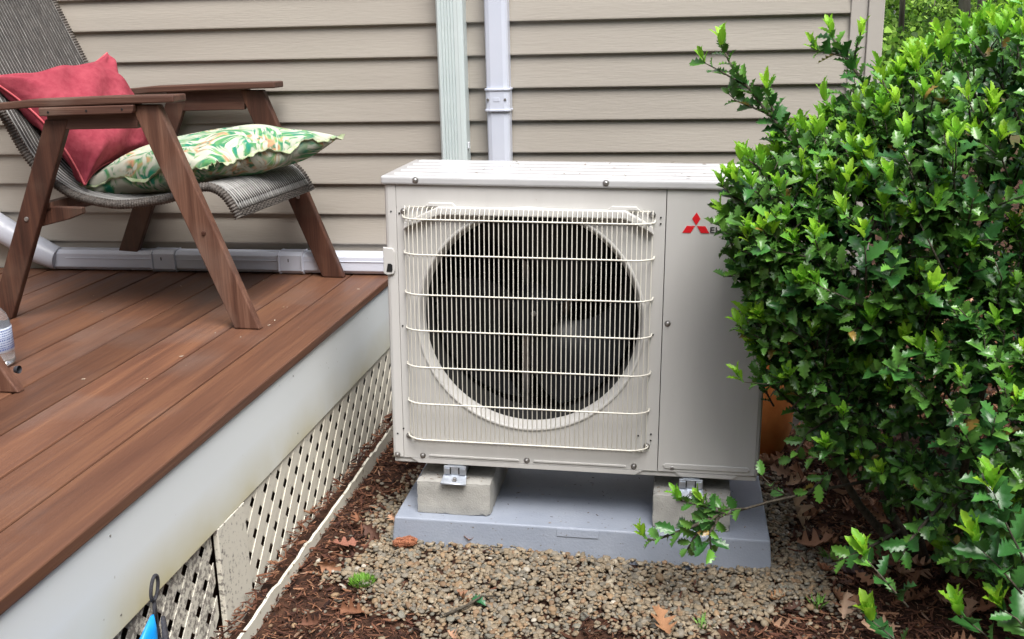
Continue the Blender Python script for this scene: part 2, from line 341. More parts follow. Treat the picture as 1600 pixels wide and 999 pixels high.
def rand_rot(n, g=rng):
    q = g.normal(size=(n, 4)); q /= np.linalg.norm(q, axis=1)[:, None]; w_, x, y, z = q.T
    return np.stack([np.stack([1 - 2 * (y * y + z * z), 2 * (x * y - z * w_), 2 * (x * z + y * w_)], -1),
                     np.stack([2 * (x * y + z * w_), 1 - 2 * (x * x + z * z), 2 * (y * z - x * w_)], -1),
                     np.stack([2 * (x * z - y * w_), 2 * (y * z + x * w_), 1 - 2 * (x * x + y * y)], -1)], 1)

def frames(xd, zd):
    """rotation matrices whose local x is xd and z as near zd as can be"""
    xd = xd / np.linalg.norm(xd, axis=1)[:, None]
    y = np.cross(zd, xd); ln = np.linalg.norm(y, axis=1)[:, None]; y = np.where(ln < 1e-5, np.array([[1., 0, 0]]), y / np.maximum(ln, 1e-6))
    z = np.cross(xd, y)
    return np.stack([xd, y, z], 2)

def mass(name, protos, R, scale, pos, cols, mat, parent=None, pick=None, smooth=True):
    """many small pieces joined in one mesh; protos = list of (verts, faces all of equal size)"""
    n = len(pos); pick = pick if pick is not None else np.arange(n) % len(protos)
    V = []; F = []; C = []; off = 0
    for k, (pv, pf) in enumerate(protos):
        ix = np.where(pick == k)[0]
        if len(ix) == 0: continue
        pv = np.asarray(pv, float); pf = np.asarray(pf, int)
        sc = scale[ix]; sc = sc[:, None, :] if sc.ndim == 2 else sc[:, None, None]
        v = np.einsum('nij,nkj->nki', R[ix], pv[None] * sc) + pos[ix][:, None, :]
        f = pf[None] + (np.arange(len(ix)) * len(pv))[:, None, None] + off
        V.append(v.reshape(-1, 3)); F.append(f.reshape(-1, pf.shape[1])); C.append(np.repeat(cols[ix], len(pv), axis=0)); off += len(ix) * len(pv)
    V = np.concatenate(V); F = np.concatenate(F); C = np.concatenate(C)
    me = bpy.data.meshes.new(name); fs = F.shape[1]
    me.vertices.add(len(V)); me.vertices.foreach_set('co', V.astype(np.float32).ravel())
    me.loops.add(F.size); me.loops.foreach_set('vertex_index', F.astype(np.int32).ravel())
    me.polygons.add(len(F)); me.polygons.foreach_set('loop_start', (np.arange(len(F)) * fs).astype(np.int32))
    if smooth: me.polygons.foreach_set('use_smooth', np.ones(len(F), bool))
    a = me.color_attributes.new('col', 'FLOAT_COLOR', 'POINT')
    a.data.foreach_set('color', np.concatenate([C, np.ones((len(C), 1))], 1).astype(np.float32).ravel())
    me.update(); me.validate()
    me.materials.append(MAT[mat])
    o = bpy.data.objects.new(name, me); COL.objects.link(o)
    if parent: o.parent = parent
    return o

def one_piece(name, proto, col, mat):
    pv, pf = proto
    me = bpy.data.meshes.new(name); me.from_pydata([tuple(p) for p in pv], [], [tuple(int(i) for i in f) for f in pf])
    a = me.color_attributes.new('col', 'FLOAT_COLOR', 'POINT')
    a.data.foreach_set('color', np.tile([*col, 1.], (len(pv), 1)).astype(np.float32).ravel())
    me.polygons.foreach_set('use_smooth', [True] * len(me.polygons)); me.update(); me.materials.append(MAT[mat])
    return me

def ico():
    t = (1 + 5 ** .5) / 2
    v = [(-1, t, 0), (1, t, 0), (-1, -t, 0), (1, -t, 0), (0, -1, t), (0, 1, t), (0, -1, -t), (0, 1, -t), (t, 0, -1), (t, 0, 1), (-t, 0, -1), (-t, 0, 1)]
    f = [(0, 11, 5), (0, 5, 1), (0, 1, 7), (0, 7, 10), (0, 10, 11), (1, 5, 9), (5, 11, 4), (11, 10, 2), (10, 7, 6), (7, 1, 8), (3, 9, 4), (3, 4, 2), (3, 2, 6), (3, 6, 8), (3, 8, 9), (4, 9, 5), (2, 4, 11), (6, 2, 10), (8, 6, 7), (9, 8, 1)]
    v = [np.array(p) / np.linalg.norm(p) for p in v]; c = {}; nf = []
    def mid(a, b):
        k = (min(a, b), max(a, b))
        if k not in c:
            m_ = v[a] + v[b]; v.append(m_ / np.linalg.norm(m_)); c[k] = len(v) - 1
        return c[k]
    for a, b, d in f:
        x, y, z = mid(a, b), mid(b, d), mid(d, a); nf += [(a, x, z), (b, y, x), (d, z, y), (x, y, z)]
    return np.array(v), np.array(nf)
ICO = ico()

YW = -.30            # plane of the house wall
def ground_h(x, y):
    x = np.asarray(x, float); y = np.asarray(y, float)
    h = -.515 - .018 * np.clip(x - .25, -.5, 1.4)
    h = h + .010 * np.sin(3.1 * x + 1.7 * y) * np.cos(2.3 * y - 1.1 * x) + .005 * np.sin(9 * x + 2) * np.sin(8 * y)
    far = np.clip((y - 2) / 30, 0, 1); h = h + far * .6 + .12 * np.sin(x * .3) * np.clip((y - 2) / 6, 0, 1)
    return h

# ------------------------------------------------------------------ setting: ground
def build_ground():
    xs = np.unique(np.concatenate([np.linspace(-60, -2, 24), np.linspace(-2, 4, 90), np.linspace(4, 60, 40)]))
    ys = np.unique(np.concatenate([np.linspace(-30, -4, 14), np.linspace(-4, 1, 80), np.linspace(1, 90, 60)]))
    X, Y = np.meshgrid(xs, ys, indexing='ij'); Z = ground_h(X, Y)
    v = np.stack([X, Y, Z], -1).reshape(-1, 3); ny = len(ys)
    f = [(i * ny + j, (i + 1) * ny + j, (i + 1) * ny + j + 1, i * ny + j + 1) for i in range(len(xs) - 1) for j in range(ny - 1)]
    mb = MB(); mb.add(v.tolist(), f)
    m, t, b = base_mat('ground_mix', rough=.95, spec=.15); L = t.links.new
    tc = node(t, 'ShaderNodeTexCoord'); sx = node(t, 'ShaderNodeSeparateXYZ'); L(tc.outputs['Object'], sx.inputs[0])
    n = node(t, 'ShaderNodeTexNoise', Scale=22., Detail=8.); L(tc.outputs['Object'], n.inputs['Vector'])
    c = node(t, 'ShaderNodeValToRGB'); c.color_ramp.elements[0].position = .35; c.color_ramp.elements[1].position = .7
    c.color_ramp.elements[0].color = (.022, .012, .009, 1); c.color_ramp.elements[1].color = (.085, .042, .026, 1); L(n.outputs['Fac'], c.inputs[0])
    n2 = node(t, 'ShaderNodeTexNoise', Scale=1.3, Detail=8.); L(tc.outputs['Object'], n2.inputs['Vector'])
    g = node(t, 'ShaderNodeValToRGB'); g.color_ramp.elements[0].position = .4; g.color_ramp.elements[1].position = .6
    g.color_ramp.elements[0].color = (.13, .10, .05, 1); g.color_ramp.elements[1].color = (.11, .22, .035, 1); L(n2.outputs['Fac'], g.inputs[0])
    mr = node(t, 'ShaderNodeMapRange'); mr.inputs[1].default_value = 6.; mr.inputs[2].default_value = 9.; L(sx.outputs['Y'], mr.inputs[0])
    mx = node(t, 'ShaderNodeMixRGB'); L(mr.outputs[0], mx.inputs[0]); L(c.outputs[0], mx.inputs[1]); L(g.outputs[0], mx.inputs[2]); L(mx.outputs[0], b.inputs['Base Color'])
    bp = node(t, 'ShaderNodeBump', Strength=.9, Distance=.02); L(n.outputs['Fac'], bp.inputs['Height']); L(bp.outputs[0], b.inputs['Normal'])
    tag(mb.build('ground', m, smooth=True), kind='structure')
build_ground()

# ------------------------------------------------------------------ house
def build_house():
    h = empty('house', (0, YW, -.5), 'house with beige lapped vinyl siding and pale corner post, behind the deck', 'house')
    def B(mb, name, mat, **k):
        mb.v = [(x, y - YW, z + .5) for x, y, z in mb.v]; return mb.build(name, mat, h, **k)
    B(MB().box(-4.2, 1.50, YW + .012, YW + .15, .03, 3.2), 'wall', 'siding')
    B(MB().box(-4.2, 1.47, YW + .03, YW + .25, -.75, .03), 'foundation', 'foundation')
    B(MB().box(1.45, 1.53, YW + .12, 7., .03, 3.2), 'side_wall', 'siding')
    B(MB().box(1.45, 1.47, YW + .26, 7., -.75, .03), 'foundation', 'foundation')
    e = .1039
    for k in range(30):
        z0 = -.006 + e * k
        # one siding course: rolled lower lip, flat sloping face, tucked top edge
        pr = [(YW + .004, z0 + .004), (YW + .002, z0 - .001), (YW - .012, z0 - .001), (YW - .0145, z0 + .002), (YW - .0145, z0 + .006), (YW + .000, z0 + e + .004), (YW + .008, z0 + e + .004)]
        wob = random.uniform(-.0006, .0006)
        B(MB().prism([(a + wob, b) for a, b in pr], -4.2, 1.478, 'x'), 'siding_board', 'siding')
    for k in range(30):
        z0 = -.006 + e * k
        pr = [(1.526, z0), (1.5445, z0 - .001), (1.5445, z0 + .006), (1.531, z0 + e + .003), (1.526, z0 + e + .003)]
        B(MB().prism(pr, YW + .14, 7., 'y'), 'side_siding_board', 'siding')
    # corner post: receiving channel and two faces
    B(MB().box(1.470, 1.519, YW - .019, YW + .004, .0, 3.2), 'trim_channel', 'siding_trim', bevel=.002)
    B(MB().box(1.5195, 1.566, YW - .028, YW + .06, .0, 3.2), 'corner_post', 'siding_trim', bevel=.003)
    B(MB().box(-1.85, -1.655, -2.9, YW - .02, .0, 3.2), 'added_shade_wall', 'siding')  # unseen wall, added to keep light off the back left of the deck
    B(MB().box(-4.2, 1.9, YW - .35, YW + .1, 3.2, 3.26), 'soffit', 'siding_trim')
build_house()

def build_downspout():
    d = empty('downspout', (.24, YW - .05, .4), 'pale mint ribbed metal downspout on the siding, left of the smooth white duct', 'downspout')
    x0, x1, y0, y1 = .197, .283, -.310, -.372
    poly = [(x0, y0), (x0, y1 + .006), (x0 + .006, y1)]
    xs = x0 + .012
    for i in range(5):
        a = xs + i * .0098
        poly += [(a, y1), (a + .0018, y1 + .0042), (a + .0048, y1 + .0042), (a + .0066, y1)]
    poly += [(x1 - .018, y1), (x1 - .015, y1 - .001), (x1 - .005, y1), (x1, y1 + .006), (x1, y0)]
    mb = MB().prism(poly, -.25, 3.15, 'z'); mb.v = [(x - .24, y - (YW - .05), z - .4) for x, y, z in mb.v]
    mb.build('ribbed_pipe', 'ribbed', d)
    s = MB().box(x0 - .006, x1 + .006, y0 + .006, y0 + .012, 1.3, 1.33); s.v = [(x - .24, y - (YW - .05), z - .4) for x, y, z in s.v]
    s.build('strap', 'ribbed', d)
    clip = MB().box(x1 + .001, x1 + .006, -.36, -.345, .43, .45); clip.v = [(x - .24, y - (YW - .05), z - .4) for x, y, z in clip.v]
    clip.build('rivet_clip', 'cap', d, bevel=.001)
build_downspout()

def cover_poly(w, d, c=.014):
    """cross-section of a line-set cover: (across, out from wall)"""
    return [(-w / 2, 0), (-w / 2, -d + c), (-w / 2 + c * .35, -d + c * .35), (-w / 2 + c * 1.2, -d), (w / 2 - c * 1.2, -d), (w / 2 - c * .35, -d + c * .35), (w / 2, -d + c), (w / 2, 0)]

def build_vertical_duct():
    d = empty('line_duct', (.388, YW - .017, .4), 'smooth white vertical line duct with a collar, right of the ribbed downspout', 'duct')
    off = Vector((.388, YW - .017, .4))
    def B(mb, n, mat, **k):
        mb.v = [(x - off.x, y - off.y, z - off.z) for x, y, z in mb.v]; return mb.build(n, mat, d, **k)
    cx, yb = .388, YW - .0165
    P = [(cx + a, yb + b) for a, b in cover_poly(.074, .055)]
    B(MB().prism(P, .08, 3.15, 'z'), 'cover', 'duct', bevel=.002)
    P2 = [(cx + a, yb + b) for a, b in cover_poly(.079, .059)]
    B(MB().prism(P2, .552, .618, 'z'), 'collar', 'duct', bevel=.001)
    for z in (.549, .6145):
        P3 = [(cx + a, yb + b) for a, b in cover_poly(.084, .062)]
        B(MB().prism(P3, z, z + .006, 'z'), 'collar_rim', 'duct', bevel=.001)
    for x in (cx - .030, cx + .026):
        B(MB().lathe([(.0001, -.001), (.004, -.001), (.0045, .002)], (x, yb - .0592, .586), 'y', 12), 'screw', 'screw')
    B(MB().box(cx - .012, cx + .008, yb - .0600, yb - .0588, .58, .592), 'moulded_mark', 'duct', bevel=.0004)
build_vertical_duct()

def build_floor_duct():
    yb = YW - .0165; off = Vector((-.6, yb, 0))
    d = empty('floor_duct', off, 'white duct lying along the foot of the siding behind the lounge chair', 'duct')
    def B(mb, n, mat, **k):
        mb.v = [(x - off.x, y - off.y, z - off.z) for x, y, z in mb.v]; return mb.build(n, mat, d, **k)
    def hp(w, dp, zc, c=.012):
        # out-from-wall by height
        return [(yb, zc - w / 2), (yb - dp + c, zc - w / 2), (yb - dp, zc - w / 2 + c), (yb - dp, zc + w / 2 - c), (yb - dp + c, zc + w / 2), (yb, zc + w / 2)]
    B(MB().prism(hp(.072, .054, .0400), -1.275, .30, 'x'), 'cover', 'duct', bevel=.002)
    B(MB().box(-1.2, .30, yb - .0565, yb - .0535, .047, .0495), 'seam_ridge', 'duct', bevel=.001)
    for xc in (-.823, -.352):
        c_ = B(MB().prism(hp(.077, .058, .0405), xc - .040, xc + .040, 'x'), 'collar', 'duct', bevel=.001)
        for s in (-1, 1):
            B(MB().prism(hp(.0795, .062, .0410), xc + s * .042 - .003, xc + s * .042 + .003, 'x'), 'collar_rim', 'duct', bevel=.001)
        B(MB().box(xc - .008, xc - .005, yb - .0592, yb - .0578, .045, .056), 'slot', 'hole')
    # ribbed flexible elbow climbing to the left
    pts = []
    for i in range(46):
        t = i / 45
        x = -1.24 - .26 * t; z = .042 + .14 * t ** 1.2
        pts.append((x, yb - .036, z))
    B(MB().tube(pts, .037, 20, rfun=lambda t: .040 + .006 * min(1, t * 4) + .0016 * (math.sin(t * 150) > 0)), 'elbow', 'duct', smooth='auto')
    B(MB().tube([(-1.50, yb - .036, .182), (-1.60, yb - .036, .30), (-1.612, yb - .036, 1.6)], .044, 16), 'riser', 'duct', smooth='auto')
build_floor_duct()

# ------------------------------------------------------------------ deck
def clip_poly(poly, a, b, c):
    """keep a*y+b*z<=c"""
    out = []
    for i in range(len(poly)):
        p, q = poly[i], poly[(i + 1) % len(poly)]; dp = a * p[0] + b * p[1] - c; dq = a * q[0] + b * q[1] - c
        if dp <= 0: out.append(p)
        if dp * dq < 0:
            t = dp / (dp - dq); out.append((p[0] + (q[0] - p[0]) * t, p[1] + (q[1] - p[1]) * t))
    return out

def build_deck():
    d = empty('deck', (0, -.33, 0), 'reddish brown plank deck with white fascia and cream lattice skirt', 'deck')
    def B(mb, n, mat, **k):
        mb.v = [(x, y + .33, z) for x, y, z in mb.v]; return mb.build(n, mat, d, **k)
    for k in range(26):
        x1 = .004 - .1428 * k - (.0 if k == 0 else .0); x0 = -.1428 * (k + 1) + .0055
        if k: x1 = -.1428 * k
        y1 = -.332 - random.uniform(0, .003)
        o = B(MB().box(x0, x1, -4.6, y1, -.026 + random.uniform(-.0005, .0005), -.0005 + random.uniform(-.0008, .0005)), 'deck_board', 'deck', bevel=.0035, seg=2)
    B(MB().box(-.030, -.0045, -4.6, -.335, -.2445, -.0275), 'fascia_board', 'fascia', bevel=.001)
    for yy in (-.372, -1.28, -2.19):
        for zz in (-.055, -.215):
            B(MB().lathe([(.0002, .0012), (.0022, .001), (.0024, -.0005)], (-.0045, yy, zz), 'x', 8), 'nail', 'screw')
    B(MB().box(-3.6, -.05, -.36, -.335, -.20, -.03), 'ledger', 'foundation')
    for k in range(7):
        B(MB().box(-3.6, -.055, -.9 - .55 * k, -.862 - .55 * k, -.20, -.03), 'joist', 'worn_wood')
    z0, z1 = -.53, -.2465
    def lattice(ya, yb_, x, mat):
        p = .058 * math.sqrt(2); wd = .0348 * math.sqrt(2)
        for layer, sg in ((0, 1), (1, -1)):
            xo = x - layer * .0024
            n = int((yb_ - ya + .4) / p) + 2
            for i in range(n):
                c0 = ya - .35 + i * p
                # a strip between lines y - sg*z = c and c + wd
                if sg > 0: poly = [(c0 + z0, z0), (c0 + wd + z0, z0), (c0 + wd + z1, z1), (c0 + z1, z1)]
                else: poly = [(c0 - z0 - .53 + .35, z0), (c0 + wd - z0 - .53 + .35, z0), (c0 + wd - z1 - .53 + .35, z1), (c0 - z1 - .53 + .35, z1)]
                if sg > 0: poly = [(a + .53, b) for a, b in poly]
                poly = clip_poly(poly, -1, 0, -ya); 
                if len(poly) > 2: poly = clip_poly(poly, 1, 0, yb_)
                if len(poly) < 3: continue
                B(MB().prism(poly, xo - .0022, xo, 'x'), 'lattice_slat', mat)
    lattice(-1.635, -.335, -.010, 'lattice')
    lattice(-3.2, -1.787, -.020, 'lattice')
    B(MB().box(-.016, -.003, -1.785, -1.640, -.56, -.2450), 'skirt_post', 'lattice', bevel=.002)
    # bottom rail standing off the skirt, its top edge uneven
    n = 60; top = []; 
    for i in range(n + 1):
        y = -.56 - 1.9 * i / n
        top.append((y, -.462 - .0022 * i / n * 6 + random.uniform(-.0045, .0045)))
    poly = [(-.56 - 1.9, -.60), *[(y, z) for y, z in reversed(top)], (-.56, -.60)]
    v = []; f = []
    for i, (y, z) in enumerate(top):
        xo = .046 + .012 * i / n
        if i in (0,): z = z - .0
        v += [(xo - .007, y, z), (xo, y, z - .001), (xo, y, -.62), (xo - .007, y, -.62)]
    for i in range(n):
        a = 4 * i; b = a + 4
        for q in range(4): f.append((a + q, a + (q + 1) % 4, b + (q + 1) % 4, b + q))
    f += [(0, 3, 2, 1), (4 * n, 4 * n + 1, 4 * n + 2, 4 * n + 3)]
    B(MB().add(v, f), 'bottom_rail', 'lattice_clean', bevel=0)
build_deck()

# ------------------------------------------------------------------ heat pump group (shares the slightly tilted base frame)
OU = Vector((.2441, -1.2505, -.2815)); UA, UB, UC = .0180, .0187, -.0104
RU = Matrix.Rotation(UA, 4, 'Z') @ Matrix.Rotation(UB, 4, 'Y') @ Matrix.Rotation(UC, 4, 'X')
def unit_empty(name, local, label, cat, group=None):
    e = empty(name, (0, 0, 0), label, cat, group); e.matrix_world = Matrix.Translation(OU) @ RU @ Matrix.Translation(Vector(local)); return e

W, H, D = .95, .749, .345
FC = (.3645, .383); FR = .270
def build_unit():
    u = unit_empty('heat_pump', (0, 0, 0), 'cream outdoor heat pump with round fan behind a wire grille, on two concrete blocks', 'heat pump')
    zt = H - .026
    # left column, right cabinet, rear and inside
    MB().prism([(0.010, 0), (.0300, 0), (.0300, D - .02), (0, D - .02), (0, .010), (.003, .003)], .0, zt, 'z').build('left_panel', 'cream', u, bevel=.0015)
    rp = MB().prism([(.6970, 0), (W - .012, 0), (W - .0035, .0035), (W, .012), (W, D), (.6970, D)], .0, zt, 'z').build('right_panel', 'cream', u, bevel=.0015)
    MB().box(.032, .695, D - .006, D - .001, .01, zt - .002).build('rear_shell', 'inner', u)
    MB().box(.0305, .034, .03, D - .01, .012, zt - .002).build('inner_wall', 'inner', u)
    MB().box(.690, .6955, .01, D - .01, .012, zt - .002).build('inner_wall', 'inner', u)
    MB().box(.032, .694, .01, D - .01, zt - .008, zt - .004).build('inner_top', 'inner', u)
    MB().box(.004, W - .004, .006, D - .006, -.016, -.001).build('base_pan', 'cream', u, bevel=.003)
    MB().prism([(.05, -.001), (.66, -.001), (.64, -.014), (.07, -.014)], .001, .006, 'y').build('base_lip', 'cream', u, bevel=.001)
    MB().prism([(.74, -.001), (.90, -.001), (.885, -.012), (.755, -.012)], .001, .006, 'y').build('base_lip', 'cream', u, bevel=.001)
    # front panel: a sheet with a round opening, edges turned back
    x0, x1, z0, z1 = .0312, .6952, .0, zt - .0005; R0 = .2890
    angs = sorted(set([2 * PI * k / 96 for k in range(96)] + [math.atan2(z - FC[1], x - FC[0]) % (2 * PI) for x in (x0, x1) for z in (z0, z1)]))
    v = []; f = []
    for a in angs:
        c, s = math.cos(a), math.sin(a)
        t = min([q for q in (((x1 if c > 0 else x0) - FC[0]) / c if abs(c) > 1e-9 else 9, ((z1 if s > 0 else z0) - FC[1]) / s if abs(s) > 1e-9 else 9)])
        v += [(FC[0] + R0 * c, .0008, FC[1] + R0 * s), (FC[0] + t * c, .0008, FC[1] + t * s), (FC[0] + t * c, .012, FC[1] + t * s)]
    n = len(angs)
    for i in range(n):
        j = (i + 1) % n; f += [(3 * i, 3 * j, 3 * j + 1, 3 * i + 1), (3 * i + 1, 3 * j + 1, 3 * j + 2, 3 * i + 2)]
    MB().add(v, f).build('front_panel', 'cream', u)
    # bell mouth ring
    prof = [(R0 + .003, .0012), (R0 + .001, -.0022), (R0 - .003, -.0025), (R0 - .006, .0), (.2795, .008), (.2755, .018), (.2725, .030), (.2725, .034)]
    MB().lathe(prof, (FC[0], 0, FC[1]), 'y', 96).build('bell_mouth', 'cream', u, smooth=True)
    MB().lathe([(.2735, .033), (.273, .036), (.2735, .15)], (FC[0], 0, FC[1]), 'y', 96).build('fan_shroud', 'hole', u, smooth=True)
    # visor above the opening
    vp = [(.050, .612), (.054, .632), (.140, .672), (.600, .672), (.664, .636), (.669, .614), (.655, .624), (.596, .652), (.144, .652), (.064, .622)]
    MB().prism(vp, -.019, .0005, 'y').build('visor', 'cream', u, bevel=.003)
    for xa in (.125, .575):
        MB().prism([(xa - .02, .671), (xa - .01, .681), (xa + .05, .681), (xa + .06, .671)], -.008, .0005, 'y').build('visor_tab', 'cream', u, bevel=.002)
    # fan
    hub = MB().lathe([(.001, -.004), (.03, -.003), (.055, .004), (.066, .02), (.068, .07)], (FC[0], .085, FC[1]), 'y', 40).build('fan_hub', 'blade', u, smooth='auto')
    MB().lathe([(.0005, -.004), (.006, -.003), (.0075, .002)], (FC[0] + .001, .080, FC[1] + .001), 'y', 12).build('hub_nut', 'screw', u, smooth='auto')
    for b_ in range(3):
        v = []; f = []; nr, na = 10, 14; th0 = b_ * 2 * PI / 3 + .35
        for sd_ in (0, 1):
            for i in range(nr + 1):
                r = .060 + (.258 - .060) * i / nr
                for j in range(na + 1):
                    s = j / na; span = math.radians(72 + 24 * (i / nr)); a = th0 + span * s + .45 * (i / nr) ** 1.6
                    dep = .100 + .060 * s - .012 * math.sin(PI * s) + .004 * sd_
                    v.append((FC[0] + r * math.cos(a), dep, FC[1] + r * math.sin(a)))
        m = (nr + 1) * (na + 1)
        for i in range(nr):
            for j in range(na):
                q = i * (na + 1) + j; f.append((q, q + 1, q + na + 2, q + na + 1)); f.append((m + q, m + q + na + 1, m + q + na + 2, m + q + 1))
        MB().add(v, f).build('fan_blade', 'blade', u, smooth=True)
    MB().lathe([(.001, 0), (.05, 0), (.055, .01), (.055, .07)], (FC[0], .165, FC[1]), 'y', 32).build('fan_motor', 'inner', u, smooth='auto')
    for x in (.318, .425):
        MB().box(x, x + .022, .205, .222, .02, .70).build('motor_bracket', 'screw', u, bevel=.002)
    MB().box(.345, .425, .202, .206, .592, .606).build('motor_bracket', 'screw', u)
    # wiring loop and coil behind the fan
    MB().tube([(.385, .165, .50), (.41, .16, .515), (.44, .165, .49), (.452, .17, .485)], .0022, 6).build('cable', 'screw', u, smooth=True)
    mb = MB()
    for k in range(27):
        z = .035 + k * .0255; mb.tube([(.045, .298, z), (.685, .298, z)], .0042, 8)
    mb.build('coil_tubes', 'coil', u, smooth=True)['kind'] = 'stuff'
    mb = MB()
    for k in range(190): x = .045 + k * .0034; mb.box(x, x + .0006, .288, .325, .02, .705)
    mb.build('coil_fins', 'coil', u)['kind'] = 'stuff'
    mb = MB()
    for k in range(24): mb.box(.062, .074, .25, .262, .10 + k * .024, .112 + k * .024)
    mb.build('coil_elbows', 'wire', u)['kind'] = 'stuff'
    # grille
    gx0, gx1 = .050, .669
    def dep(x):
        t = min((x - gx0), (gx1 - x)) / .042; t = max(0, min(1, t)); return -.006 - .026 * math.sin(t * PI / 2) ** .8
    ns = 52
    for k in range(ns):
        x = gx0 + .004 + (gx1 - gx0 - .008) * k / (ns - 1); d = dep(x)
        jx = random.uniform(-.0006, .0006)
        MB().tube([(x + jx, -.004, .671), (x + jx, d * .62, .668), (x + jx, d + .004, .660), (x, d, .648), (x, d, .36 + random.uniform(-.05, .05)), (x - jx, d, .070), (x - jx, d * .7, .058), (x - jx, -.003, .053)], .00135, 6).build('grille_wire', 'wire', u, smooth=True)
    def hwire(z, off=-.0022):
        pts = [(gx0 - .004, -.002, z + .006)] if z > .6 or z < .1 else [(gx0 - .001, -.002, z + .004)]
        for i in range(25):
            x = gx0 + (gx1 - gx0) * (.5 - .5 * math.cos(PI * i / 24)); pts.append((x, dep(x) + off, z))
        pts.append((gx1 + .002, -.001, z + .005))
        MB().tube(pts, .0021, 8).build('grille_crosswire', 'wire', u, smooth=True)
    for z in (.643, .5545, .4525, .3595, .2625, .1640, .0655): hwire(z)
    MB().tube([(gx0 + .01, -.004, .669), (gx1 - .01, -.004, .669)], .0018, 8).build('grille_crosswire', 'wire', u, smooth=True)
    MB().tube([(gx0 + .01, -.003, .0535), (gx1 - .01, -.003, .0535)], .0014, 8).build('grille_crosswire', 'wire', u, smooth=True)
    # lid with pressed ribs
    lid = MB().box(-.006, W + .006, -.0075, D + .004, zt + .0005, H - .0035).build('lid', 'lid', u, bevel=.006, seg=3)
    for k in range(5):
        y = .028 + k * .066
        MB().prism([(y, H - .0036), (y + .008, H + .0000), (y + .030, H + .0000), (y + .038, H - .0036)], .020, W - .02, 'x').build('lid_rib', 'lid', u, bevel=.001)
    # screws
    def screw(x, z, y=.0, r=.0058):
        s = MB().lathe([(.0005, -.0042), (r * .45, -.0042), (r * .62, -.0030), (r * .95, -.0024), (r, -.0005), (r * 1.35, -.0004), (r * 1.4, .0006)], (x, y, z), 'y', 16)
        s.box(x - r * .5, x + r * .5, y - .0046, y - .0038, z - .0007, z + .0007)
        s.build('screw', 'screw', u, smooth='auto')
    for x, z, y in ((.083, .7355, -.0075), (.551, .7365, -.0075), (.870, .7365, -.0075), (.0135, .0065, 0), (.082, .0075, 0), (.359, .0095, 0), (.636, .0095, 0), (.733, .0125, 0), (.709, .392, 0), (.0495, .657, -.002), (.664, .661, -.002), (.047, .063, -.002), (.667, .068, -.002)):
        screw(x, z, y)
    for x, z in ((.038, .652), (.684, .655), (.684, .640), (.038, .361), (.674, .362), (.032, .081), (.0155, .066), (.017, .656), (.677, .100), (.677, .083), (.645, .094)):
        MB().lathe([(.0003, -.0012), (.0022, -.0012), (.0022, .0005)], (x, 0, z), 'y', 10).build('panel_hole', 'hole', u)
    # pressed bars along the foot
    for xa, xb, z in ((.098, .340, .0085), (.376, .616, .0085)):
        MB().prism([(xa, z), (xa + .003, z + .003), (xb - .003, z + .003), (xb, z), (xb - .003, z - .002), (xa + .003, z - .002)], -.0022, .0015, 'y').build('pressed_bar', 'cream', u, bevel=.0008)
    MB().prism([(.709, .0165), (.716, .0235), (.921, .0235), (.928, .0165), (.921, .0095), (.716, .0095)], -.0028, .0005, 'y').build('pressed_bar', 'cream', u, bevel=.0016)
    # side handles
    hp = [(-.006, .498), (.004, .494), (.020, .497), (.0245, .508), (.0245, .553), (.020, .563), (-.006, .566)]
    MB().prism(hp, -.0065, .0, 'y').build('handle_cover', 'cream', u, bevel=.002)
    MB().prism([(.002, .503), (.016, .503), (.018, .508), (.018, .520), (.014, .524), (.006, .524)], -.0074, -.0060, 'y').build('handle_slot', 'hole', u)
    MB().prism([(.880, .512), (.884, .506), (.896, .504), (.902, .490), (.910, .476), (.916, .474), (.922, .478), (.930, .492), (.936, .502), (.952, .504), (.952, .545), (.880, .545)], -.005, .0, 'y').build('handle_cover', 'cream', u, bevel=.002)
    screw(.916, .484, -.005)
    MB().box(.872, .948, -.0062, -.005, .535, .538).build('handle_slot', 'hole', u)
    # emblem and lettering
    cx, cz = .768, .6385; y = -.0012
    mb = MB()
    for P in ([(0, 0), (.0100, .0157), (0, .0310), (-.0100, .0157)],
              [(-.0022, -.0020), (-.0118 - .0005, -.0187), (-.0320, -.0187), (-.0220, -.0020)],
              [(.0022, -.0020), (.0220, -.0020), (.0320, -.0187), (.0123, -.0187)]):
        mb.prism([(cx + a, cz + b) for a, b in P], y, .0004, 'y')
    mb.build('emblem', 'red_ink', u)
    def text(s, x, z, wd, ht, nm):
        cu = bpy.data.curves.new('t', 'FONT'); cu.body = s; cu.extrude = .02; cu.offset = .002
        to = bpy.data.objects.new('t', cu); COL.objects.link(to); bpy.context.view_layer.update()
        me = bpy.data.meshes.new_from_object(to.evaluated_get(bpy.context.evaluated_depsgraph_get())); bpy.data.objects.remove(to)
        co = np.empty(len(me.vertices) * 3, np.float32); me.vertices.foreach_get('co', co); co = co.reshape(-1, 3)
        mn, mx_ = co.min(0), co.max(0); o2 = np.empty_like(co)
        o2[:, 0] = x + (co[:, 0] - mn[0]) / (mx_[0] - mn[0]) * wd; o2[:, 2] = z + (co[:, 1] - mn[1]) / (mx_[1] - mn[1]) * ht; o2[:, 1] = -.0004 - (co[:, 2] - mn[2]) / (mx_[2] - mn[2]) * .0008
        me.vertices.foreach_set('co', o2.ravel()); me.update(); me.materials.clear(); me.materials.append(MAT['black_ink'])
        o = bpy.data.objects.new(nm, me); COL.objects.link(o); o.parent = u
    text('MITSUBISHI', .802, .6435, .128, .0150, 'lettering')
    text('ELECTRIC', .802, .6205, .108, .0145, 'lettering')
